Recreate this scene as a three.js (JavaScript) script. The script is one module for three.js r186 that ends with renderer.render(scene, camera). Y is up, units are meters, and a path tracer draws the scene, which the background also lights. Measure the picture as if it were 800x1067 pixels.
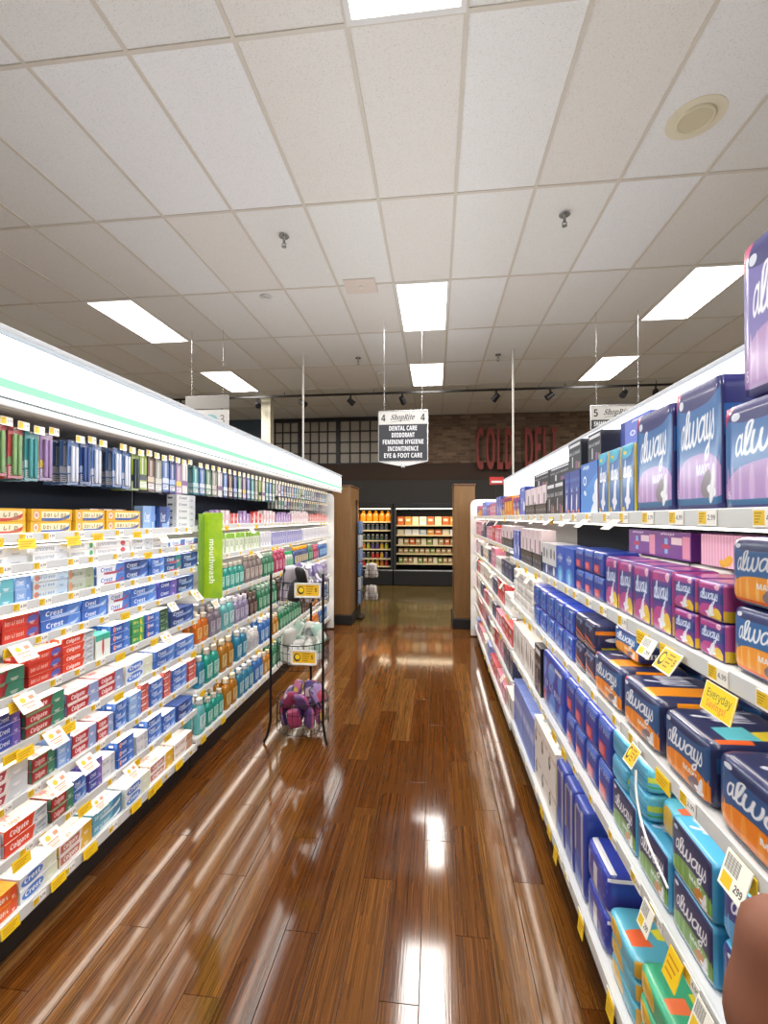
import * as THREE from 'three';
import { RoundedBoxGeometry } from 'three/addons/geometries/RoundedBoxGeometry.js';
import { mergeGeometries } from 'three/addons/utils/BufferGeometryUtils.js';
import { MarchingCubes } from 'three/addons/objects/MarchingCubes.js';
import { TextGeometry } from 'three/addons/geometries/TextGeometry.js';
import { FontLoader } from 'three/addons/loaders/FontLoader.js';
import { RectAreaLightUniformsLib } from 'three/addons/lights/RectAreaLightUniformsLib.js';

// ---------------------------------------------------------------- camera, exposure, light levels
RectAreaLightUniformsLib.init();
const renderer = new THREE.WebGLRenderer({ antialias: true });
renderer.toneMapping = THREE.LinearToneMapping;
renderer.toneMappingExposure = 1.2;
renderer.shadowMap.enabled = true;
const scene = new THREE.Scene();
scene.background = new THREE.Color(0x000000);
const camera = new THREE.PerspectiveCamera(96.62, 800 / 1067, 0.02, 60);
camera.position.set(0, 1.55, 0);
camera.rotation.order = 'YXZ';
camera.rotation.set(0.012, 0.113, 0);
scene.add(camera);
const LIGHT = {                                  // radiance of the lamps of the shop
  troffer: 25, trofferGlow: 3.2,
  canopyFace: 5, canopyGlow: 1.6, canopyDown: 5, canopyUp: 8.5,
  shelf: 4.6, shelfGlow: 4, cooler: 26,
};

// ---------------------------------------------------------------- helpers
let seed = 7;
const rnd = () => { seed = (seed + 0x6d2b79f5) | 0; let t = Math.imul(seed ^ (seed >>> 15), 1 | seed); t = (t + Math.imul(t ^ (t >>> 7), 61 | t)) ^ t; return ((t ^ (t >>> 14)) >>> 0) / 4294967296; };
const rr = (a, b) => a + (b - a) * rnd();
const names = new Map();
function numbered(n) { const k = names.get(n) ?? 0; names.set(n, k + 1); return k ? `${n}_${String(k).padStart(3, '0')}` : n; }
const V = (x, y, d) => new THREE.Vector3(x, y, -d);   // metres: across the aisle, up, along the aisle
function worldOf(o) { const v = new THREE.Vector3(); while (o && o !== scene) { v.add(o.position); o = o.parent; } return v; }
function tag(o, label, category, group) { o.userData.label = label; o.userData.category = category; if (group) o.userData.group = group; return o; }
function thing(name, label, category, pos, group) { const o = new THREE.Group(); o.name = numbered(name); o.position.copy(pos); scene.add(o); return tag(o, label, category, group); }
function struct(name) { const o = new THREE.Group(); o.name = name; o.userData.kind = 'structure'; scene.add(o); return o; }
function mesh(name, geo, mat, parent, pos) {
  const m = new THREE.Mesh(geo, mat); m.castShadow = m.receiveShadow = true;
  const top = !parent || parent === scene; m.name = top ? numbered(name) : name;
  (parent ?? scene).add(m); if (pos) m.position.copy(pos).sub(top ? new THREE.Vector3() : worldOf(parent));
  return m;
}
function setpiece(name, geo, mat, pos) { const m = mesh(name, geo, mat, scene, pos); m.userData.kind = 'structure'; return m; }
const std = (c, r = 0.6, m = 0, extra = {}) => new THREE.MeshStandardMaterial({ color: c, roughness: r, metalness: m, ...extra });
const phys = (c, r, extra = {}) => new THREE.MeshPhysicalMaterial({ color: c, roughness: r, ...extra });
const glow = (c, k) => new THREE.MeshStandardMaterial({ color: 0xdddddd, emissive: c, emissiveIntensity: k, roughness: 0.5 });
const geoCache = new Map();
const cached = (k, f) => { if (!geoCache.has(k)) geoCache.set(k, f()); return geoCache.get(k); };
const B = (w, h, d) => cached(`b${w.toFixed(4)},${h.toFixed(4)},${d.toFixed(4)}`, () => new THREE.BoxGeometry(w, h, d));
const RB = (w, h, d, r = 0.004) => cached(`r${w.toFixed(4)},${h.toFixed(4)},${d.toFixed(4)},${r}`, () => new RoundedBoxGeometry(w, h, d, 1, r));
const C = (r0, r1, h, n = 10) => cached(`c${r0},${r1},${h},${n}`, () => new THREE.CylinderGeometry(r0, r1, h, n));
const at = (g, x, y, z) => g.clone().translate(x, y, z);
const merge = (list) => mergeGeometries(list.map((g) => (g.index ? g.toNonIndexed() : g)), false);
function rod(a, b, r, n = 6) {
  const d = b.clone().sub(a), g = new THREE.CylinderGeometry(r, r, d.length(), n);
  g.applyQuaternion(new THREE.Quaternion().setFromUnitVectors(new THREE.Vector3(0, 1, 0), d.clone().normalize()));
  return g.translate((a.x + b.x) / 2, (a.y + b.y) / 2, (a.z + b.z) / 2);
}
function areaLight(parent, w, h, k, color, pos, rx, ry) {
  const l = new THREE.RectAreaLight(color, k, w, h); l.castShadow = true;
  l.rotation.order = 'YXZ'; l.rotation.set(rx, ry, 0); parent.add(l); l.position.copy(pos).sub(worldOf(parent)); return l;
}
const DOWN = -Math.PI / 2;

// ---------------------------------------------------------------- canvases
function canvas(w, h) { const c = document.createElement('canvas'); c.width = w; c.height = h; return [c, c.getContext('2d')]; }
function texture(c, repeat) { const t = new THREE.CanvasTexture(c); t.colorSpace = THREE.SRGBColorSpace; t.magFilter = THREE.LinearFilter; if (repeat) { t.wrapS = t.wrapT = THREE.RepeatWrapping; } return t; }
const FONT = 'sans-serif';
function word(g, s, x, y, size, color, o = {}) {       // one line of lettering; o.fit squeezes it to a width
  g.save(); g.translate(x, y); if (o.rot) g.rotate(o.rot); if (o.skew) g.transform(1, 0, -o.skew, 1, 0, 0);
  g.font = `${o.bold === false ? '' : 'bold '}${size}px ${o.font ?? FONT}`; g.fillStyle = color; g.textBaseline = 'middle'; g.textAlign = o.align ?? 'center';
  if (o.fit) { const w = g.measureText(s).width; g.scale(o.fit / w, 1); }
  if (o.outline) { g.strokeStyle = o.outline; g.lineWidth = o.lw ?? 3; g.strokeText(s, 0, 0); }
  g.fillText(s, 0, 0); g.restore();
}
function script(g, x, y, size, rot, color, lw = 0.12) { // flowing hand-lettered wordmark
  g.save(); g.translate(x, y); g.rotate(rot); g.scale(size, size); g.transform(1, 0, -0.22, 1, 0, 0); g.translate(-1.15, -0.65);
  g.strokeStyle = color; g.lineWidth = lw; g.lineCap = 'round'; g.lineJoin = 'round'; g.beginPath();
  const a = (o) => { g.moveTo(o + 0.29, 0.5); g.bezierCurveTo(o + 0.2, 0.36, o, 0.5, o, 0.72); g.bezierCurveTo(o, 0.96, o + 0.22, 0.94, o + 0.31, 0.58); g.lineTo(o + 0.33, 0.43); g.bezierCurveTo(o + 0.28, 0.7, o + 0.3, 0.96, o + 0.43, 0.86); };
  a(0); g.bezierCurveTo(0.55, 0.7, 0.68, 0.15, 0.58, 0.05); g.bezierCurveTo(0.46, 0, 0.46, 0.5, 0.48, 0.75); g.bezierCurveTo(0.49, 0.96, 0.6, 0.95, 0.68, 0.78);
  g.moveTo(0.7, 0.43); g.bezierCurveTo(0.65, 0.7, 0.68, 0.96, 0.79, 0.9); g.bezierCurveTo(0.9, 0.8, 0.92, 0.5, 0.92, 0.45); g.bezierCurveTo(0.88, 0.7, 0.92, 0.96, 1.03, 0.9); g.bezierCurveTo(1.14, 0.82, 1.17, 0.55, 1.14, 0.42);
  a(1.24);
  g.moveTo(1.7, 0.43); g.bezierCurveTo(1.65, 0.7, 1.7, 0.92, 1.8, 0.87); g.bezierCurveTo(1.9, 0.8, 1.93, 0.55, 1.96, 0.43); g.bezierCurveTo(1.93, 0.8, 1.9, 1.2, 1.78, 1.27); g.bezierCurveTo(1.66, 1.3, 1.64, 1.15, 1.78, 1.05); g.bezierCurveTo(1.94, 0.95, 2.04, 0.85, 2.1, 0.72);
  g.bezierCurveTo(2.18, 0.62, 2.24, 0.5, 2.24, 0.4); g.bezierCurveTo(2.24, 0.55, 2.36, 0.66, 2.33, 0.8); g.bezierCurveTo(2.29, 0.96, 2.12, 0.95, 2.1, 0.86);
  g.stroke(); g.restore();
}
const poly = (g, c, pts) => { g.fillStyle = c; g.beginPath(); pts.forEach(([x, y], i) => (i ? g.lineTo(x, y) : g.moveTo(x, y))); g.closePath(); g.fill(); };
const oval = (g, c, x, y, a, b, rot = 0) => { g.fillStyle = c; g.beginPath(); g.ellipse(x, y, a, b, rot, 0, 7); g.fill(); };
const rect = (g, c, x, y, w, h) => { g.fillStyle = c; g.fillRect(x, y, w, h); };

const LEGIBLE = new Set(['Colgate', 'Crest', 'SENSODYNE', 'always', 'MAXI', '2', '3', '4', '5']);
function mark(g, s, x, y, size, color, o = {}) {         // print too small to read is drawn as broken strokes
  if (LEGIBLE.has(s)) return word(g, s, x, y, size, color, o);
  const w = o.fit ?? s.length * size * 0.5; g.save(); g.translate(x - w / 2, y); if (o.skew) g.transform(1, 0, -o.skew, 1, 0, 0);
  for (let i = 0, n = s.length; i < n; i++) { const cx = ((i + 0.5) * w) / n; rect(g, color, cx - w / n * 0.32, -size * (i % 4 === 0 ? 0.36 : 0.24), (w / n) * 0.22, size * (i % 4 === 0 ? 0.66 : 0.52)); g.strokeStyle = color; g.lineWidth = (w / n) * 0.2; g.beginPath(); g.ellipse(cx + w / n * 0.04, size * 0.04, (w / n) * 0.26, size * 0.2, 0, i % 2 ? 0 : -1.6, i % 3 ? 6.3 : 2.2); g.stroke(); }
  g.restore();
}

// ---- toothpaste cartons: 256 x 64 cells, 48 rows of front, 16 rows of top (left 192, printed, painted paler as if bleached by light from above) and end (right 64)
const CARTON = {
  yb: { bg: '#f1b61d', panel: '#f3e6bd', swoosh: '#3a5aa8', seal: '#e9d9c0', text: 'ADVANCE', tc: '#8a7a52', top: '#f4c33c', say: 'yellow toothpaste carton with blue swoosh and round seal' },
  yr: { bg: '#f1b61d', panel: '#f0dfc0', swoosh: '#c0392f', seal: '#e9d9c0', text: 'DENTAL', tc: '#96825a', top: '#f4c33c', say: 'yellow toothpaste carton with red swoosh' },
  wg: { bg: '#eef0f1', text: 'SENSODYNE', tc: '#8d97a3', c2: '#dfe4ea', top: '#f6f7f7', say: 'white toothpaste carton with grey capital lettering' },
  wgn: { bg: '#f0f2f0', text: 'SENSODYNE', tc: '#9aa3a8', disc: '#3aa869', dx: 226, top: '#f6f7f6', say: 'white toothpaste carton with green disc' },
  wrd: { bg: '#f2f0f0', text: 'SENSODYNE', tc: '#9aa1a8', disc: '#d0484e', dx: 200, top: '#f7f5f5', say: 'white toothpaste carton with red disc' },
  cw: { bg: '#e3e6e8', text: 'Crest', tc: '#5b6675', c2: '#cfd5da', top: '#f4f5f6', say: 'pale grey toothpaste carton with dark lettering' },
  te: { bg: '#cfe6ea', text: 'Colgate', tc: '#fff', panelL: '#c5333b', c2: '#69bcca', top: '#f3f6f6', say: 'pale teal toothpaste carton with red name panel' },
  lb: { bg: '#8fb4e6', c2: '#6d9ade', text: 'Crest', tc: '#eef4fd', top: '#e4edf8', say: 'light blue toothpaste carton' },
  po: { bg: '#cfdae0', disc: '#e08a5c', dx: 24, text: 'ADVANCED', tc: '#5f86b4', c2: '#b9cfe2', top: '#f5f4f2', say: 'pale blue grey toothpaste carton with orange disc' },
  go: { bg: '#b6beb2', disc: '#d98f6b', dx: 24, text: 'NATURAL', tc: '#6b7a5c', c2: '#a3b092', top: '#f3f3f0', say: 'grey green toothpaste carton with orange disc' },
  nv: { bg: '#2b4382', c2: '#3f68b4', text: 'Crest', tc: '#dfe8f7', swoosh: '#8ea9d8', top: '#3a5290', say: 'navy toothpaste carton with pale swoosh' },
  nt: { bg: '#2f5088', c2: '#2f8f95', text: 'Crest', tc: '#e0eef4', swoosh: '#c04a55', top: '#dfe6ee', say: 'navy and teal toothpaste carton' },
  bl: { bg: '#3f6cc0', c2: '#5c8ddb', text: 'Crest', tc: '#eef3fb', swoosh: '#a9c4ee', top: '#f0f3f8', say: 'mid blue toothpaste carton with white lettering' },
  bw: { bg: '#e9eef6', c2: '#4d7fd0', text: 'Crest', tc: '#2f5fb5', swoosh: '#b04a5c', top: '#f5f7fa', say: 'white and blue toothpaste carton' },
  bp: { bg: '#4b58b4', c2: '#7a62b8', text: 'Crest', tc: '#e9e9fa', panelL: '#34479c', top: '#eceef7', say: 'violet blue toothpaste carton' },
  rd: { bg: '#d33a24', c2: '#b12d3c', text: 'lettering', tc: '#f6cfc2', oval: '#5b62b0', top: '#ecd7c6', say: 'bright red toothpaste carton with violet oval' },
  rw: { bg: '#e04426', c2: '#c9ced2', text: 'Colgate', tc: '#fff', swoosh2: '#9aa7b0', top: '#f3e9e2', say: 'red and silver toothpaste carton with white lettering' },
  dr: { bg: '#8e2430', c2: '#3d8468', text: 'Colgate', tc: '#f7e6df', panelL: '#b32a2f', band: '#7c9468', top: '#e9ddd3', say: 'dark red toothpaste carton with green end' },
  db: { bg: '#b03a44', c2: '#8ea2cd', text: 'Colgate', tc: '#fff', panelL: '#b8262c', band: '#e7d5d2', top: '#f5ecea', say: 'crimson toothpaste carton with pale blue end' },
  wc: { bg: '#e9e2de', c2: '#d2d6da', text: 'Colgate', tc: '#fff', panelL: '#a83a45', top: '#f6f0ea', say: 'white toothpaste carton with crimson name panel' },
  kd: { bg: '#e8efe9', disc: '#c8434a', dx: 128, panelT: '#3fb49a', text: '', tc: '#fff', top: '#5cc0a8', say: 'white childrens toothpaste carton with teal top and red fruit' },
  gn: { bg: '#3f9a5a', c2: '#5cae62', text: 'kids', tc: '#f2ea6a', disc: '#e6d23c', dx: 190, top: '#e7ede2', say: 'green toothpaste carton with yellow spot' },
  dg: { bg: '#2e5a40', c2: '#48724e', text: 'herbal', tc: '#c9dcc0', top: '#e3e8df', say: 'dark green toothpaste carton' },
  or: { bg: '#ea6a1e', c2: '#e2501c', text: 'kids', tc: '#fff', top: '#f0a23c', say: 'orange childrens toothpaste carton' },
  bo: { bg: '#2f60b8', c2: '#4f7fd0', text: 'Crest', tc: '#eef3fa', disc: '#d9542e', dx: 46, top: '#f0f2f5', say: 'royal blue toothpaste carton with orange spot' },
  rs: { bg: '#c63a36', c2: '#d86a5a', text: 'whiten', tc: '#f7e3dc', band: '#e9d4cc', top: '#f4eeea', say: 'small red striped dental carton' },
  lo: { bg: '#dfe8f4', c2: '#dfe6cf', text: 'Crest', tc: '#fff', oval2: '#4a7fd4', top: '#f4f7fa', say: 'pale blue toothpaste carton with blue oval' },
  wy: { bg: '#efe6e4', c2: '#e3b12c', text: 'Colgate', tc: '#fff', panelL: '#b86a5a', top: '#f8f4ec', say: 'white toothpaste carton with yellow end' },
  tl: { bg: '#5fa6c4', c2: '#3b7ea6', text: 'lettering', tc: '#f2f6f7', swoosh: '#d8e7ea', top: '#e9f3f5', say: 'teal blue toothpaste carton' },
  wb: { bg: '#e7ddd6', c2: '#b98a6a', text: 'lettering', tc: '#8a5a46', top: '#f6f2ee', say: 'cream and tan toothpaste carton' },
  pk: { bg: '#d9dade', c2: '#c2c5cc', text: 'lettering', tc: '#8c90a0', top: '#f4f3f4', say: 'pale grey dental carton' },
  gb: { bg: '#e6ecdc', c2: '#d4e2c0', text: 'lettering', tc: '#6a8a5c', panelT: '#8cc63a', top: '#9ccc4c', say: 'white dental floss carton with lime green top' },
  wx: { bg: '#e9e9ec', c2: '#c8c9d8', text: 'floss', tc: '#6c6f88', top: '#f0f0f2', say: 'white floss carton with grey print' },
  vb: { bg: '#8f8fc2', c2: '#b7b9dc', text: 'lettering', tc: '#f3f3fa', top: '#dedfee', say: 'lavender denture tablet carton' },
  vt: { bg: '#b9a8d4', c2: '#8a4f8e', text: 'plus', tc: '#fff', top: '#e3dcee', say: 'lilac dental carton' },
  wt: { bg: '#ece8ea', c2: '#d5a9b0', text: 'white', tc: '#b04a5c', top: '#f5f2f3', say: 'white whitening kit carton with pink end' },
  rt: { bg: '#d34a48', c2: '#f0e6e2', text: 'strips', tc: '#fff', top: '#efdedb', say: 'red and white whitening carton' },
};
const cartonKeys = Object.keys(CARTON), cartonRect = {};
const [cartonCanvas, cg] = canvas(1024, 1024);
cartonKeys.forEach((k, i) => {
  const o = CARTON[k], x0 = (i % 4) * 256, y0 = Math.floor(i / 4) * 64, g = cg;
  g.save(); g.beginPath(); g.rect(x0, y0, 256, 64); g.clip(); g.translate(x0, y0);
  rect(g, o.bg, 0, 0, 256, 48);
  if (o.c2) poly(g, o.c2, [[178, 0], [256, 0], [256, 48], [158, 48]]);
  if (o.band) { rect(g, o.band, 0, 0, 160, 7); rect(g, o.band, 0, 41, 160, 7); }
  if (o.panel) { rect(g, o.panel, 60, 10, 180, 30); }
  if (o.panelL) poly(g, o.panelL, [[8, 9], [156, 9], [146, 40], [8, 40]]);
  if (o.panelT) rect(g, o.panelT, 0, 0, 256, 13);
  if (o.swoosh) { g.fillStyle = o.swoosh; g.beginPath(); g.moveTo(60, 44); g.quadraticCurveTo(180, 44, 246, 18); g.lineTo(236, 36); g.quadraticCurveTo(180, 52, 60, 46); g.fill(); rect(g, o.swoosh, 60, 36, 130, 7); }
  if (o.swoosh2) { oval(g, o.swoosh2, 214, 12, 34, 7, -0.15); oval(g, o.swoosh2, 210, 34, 34, 7, -0.15); }
  if (o.oval) oval(g, o.oval, 206, 25, 40, 14, -0.12);
  if (o.oval2) oval(g, o.oval2, 84, 25, 72, 19, -0.05);
  if (o.seal) { oval(g, '#d58b4c', 30, 25, 19, 19); oval(g, o.seal, 30, 25, 15, 15); oval(g, '#c98f86', 30, 25, 8, 8); }
  if (o.disc) { oval(g, o.disc, o.dx, 25, 19, 17); }
  if (o.text) mark(g, o.text, o.panel ? 145 : 84, 24, 26, o.tc, { fit: o.panel ? 150 : o.text.length > 7 ? 140 : 110, skew: 0.15 });
  for (let j = 0; j < 3; j++) rect(g, o.tc, 186 + j * 4, 34 + j * 4, 40 - j * 8, 2);
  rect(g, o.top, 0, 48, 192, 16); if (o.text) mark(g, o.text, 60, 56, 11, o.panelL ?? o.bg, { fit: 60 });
  rect(g, o.bg, 192, 48, 64, 16); rect(g, o.tc, 198, 54, 30, 4); rect(g, o.c2 ?? o.top, 236, 50, 14, 12);
  g.restore();
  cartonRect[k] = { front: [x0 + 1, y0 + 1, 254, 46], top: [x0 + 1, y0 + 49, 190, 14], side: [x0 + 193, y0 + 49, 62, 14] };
});
const cartonMat = new THREE.MeshPhysicalMaterial({ map: texture(cartonCanvas), roughness: 0.42, clearcoat: 0.25, clearcoatRoughness: 0.3 });

// ---- soft packs and larger boxes: 256 x 256 cells, 192 x 192 front, right 64 side, lower 64 top
const pad = (g, x, y, s, rot) => { g.save(); g.translate(x, y); g.rotate(rot); oval(g, '#e8e9ef', 0, 0, 11 * s, 34 * s); oval(g, '#e8e9ef', 0, 4 * s, 20 * s, 11 * s); g.strokeStyle = '#c2c6d6'; g.lineWidth = 1.5; g.beginPath(); g.ellipse(0, 0, 7 * s, 28 * s, 0, 0, 7); g.stroke(); g.restore(); };
function always(g, o) {
  rect(g, o.navy, 0, 0, 256, 256);
  g.fillStyle = o.blue; g.beginPath(); g.moveTo(0, 34); g.quadraticCurveTo(96, 78, 192, 22); g.lineTo(192, 118); g.quadraticCurveTo(96, 84, 0, 126); g.fill();
  g.fillStyle = o.low; g.beginPath(); g.moveTo(0, 128); g.quadraticCurveTo(90, 82, 192, 118); g.lineTo(192, 176); g.lineTo(0, 176); g.fill();
  g.fillStyle = o.low2; for (let i = 0; i < 9; i++) { g.beginPath(); g.ellipse(12 + i * 21, 136, 4, 30, 0, 0, 7); g.fill(); }
  if (o.foot) rect(g, o.foot, 0, 160, 192, 18);
  if (o.corner) poly(g, o.corner, [[0, 0], [44, 0], [0, 52]]);
  oval(g, '#d5dcea', 42, 36, 13, 10);
  script(g, 98, 80, 47, -0.06, '#e9ecf4', 0.09); mark(g, o.word ?? 'MAXI', 112, 118, 14, '#dfe4f2');
  oval(g, o.ring ?? '#7d6f78', 124, 140, 17, 22, 0.3); pad(g, 142, 144, 0.95, 0.3);
  mark(g, o.size ?? '5', 16, 152, 24, '#eef0f6', { bold: false });
  rect(g, o.navy, 192, 0, 64, 192); rect(g, o.side ?? o.blue, 200, 60, 48, 30); rect(g, '#e9eaf0', 210, 112, 26, 22); for (let i = 0; i < 6; i++) rect(g, '#30344a', 212 + i * 4, 114, 2, 18);
  rect(g, o.topBg ?? o.navy, 0, 192, 256, 64); script(g, 60, 222, 26, 0, '#cfd6ea', 0.13);
  if (o.strap) { rect(g, o.strap, 100, 192, 40, 64); rect(g, o.strap, 212, 0, 18, 80); }
  if (o.tiles) { poly(g, '#f2dc3c', [[110, 204], [150, 204], [160, 222], [120, 222]]); poly(g, '#5fc6d8', [[104, 222], [160, 222], [166, 236], [110, 236]]); poly(g, '#ee6a30', [[160, 226], [188, 226], [190, 246], [164, 246]]); }
}
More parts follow.
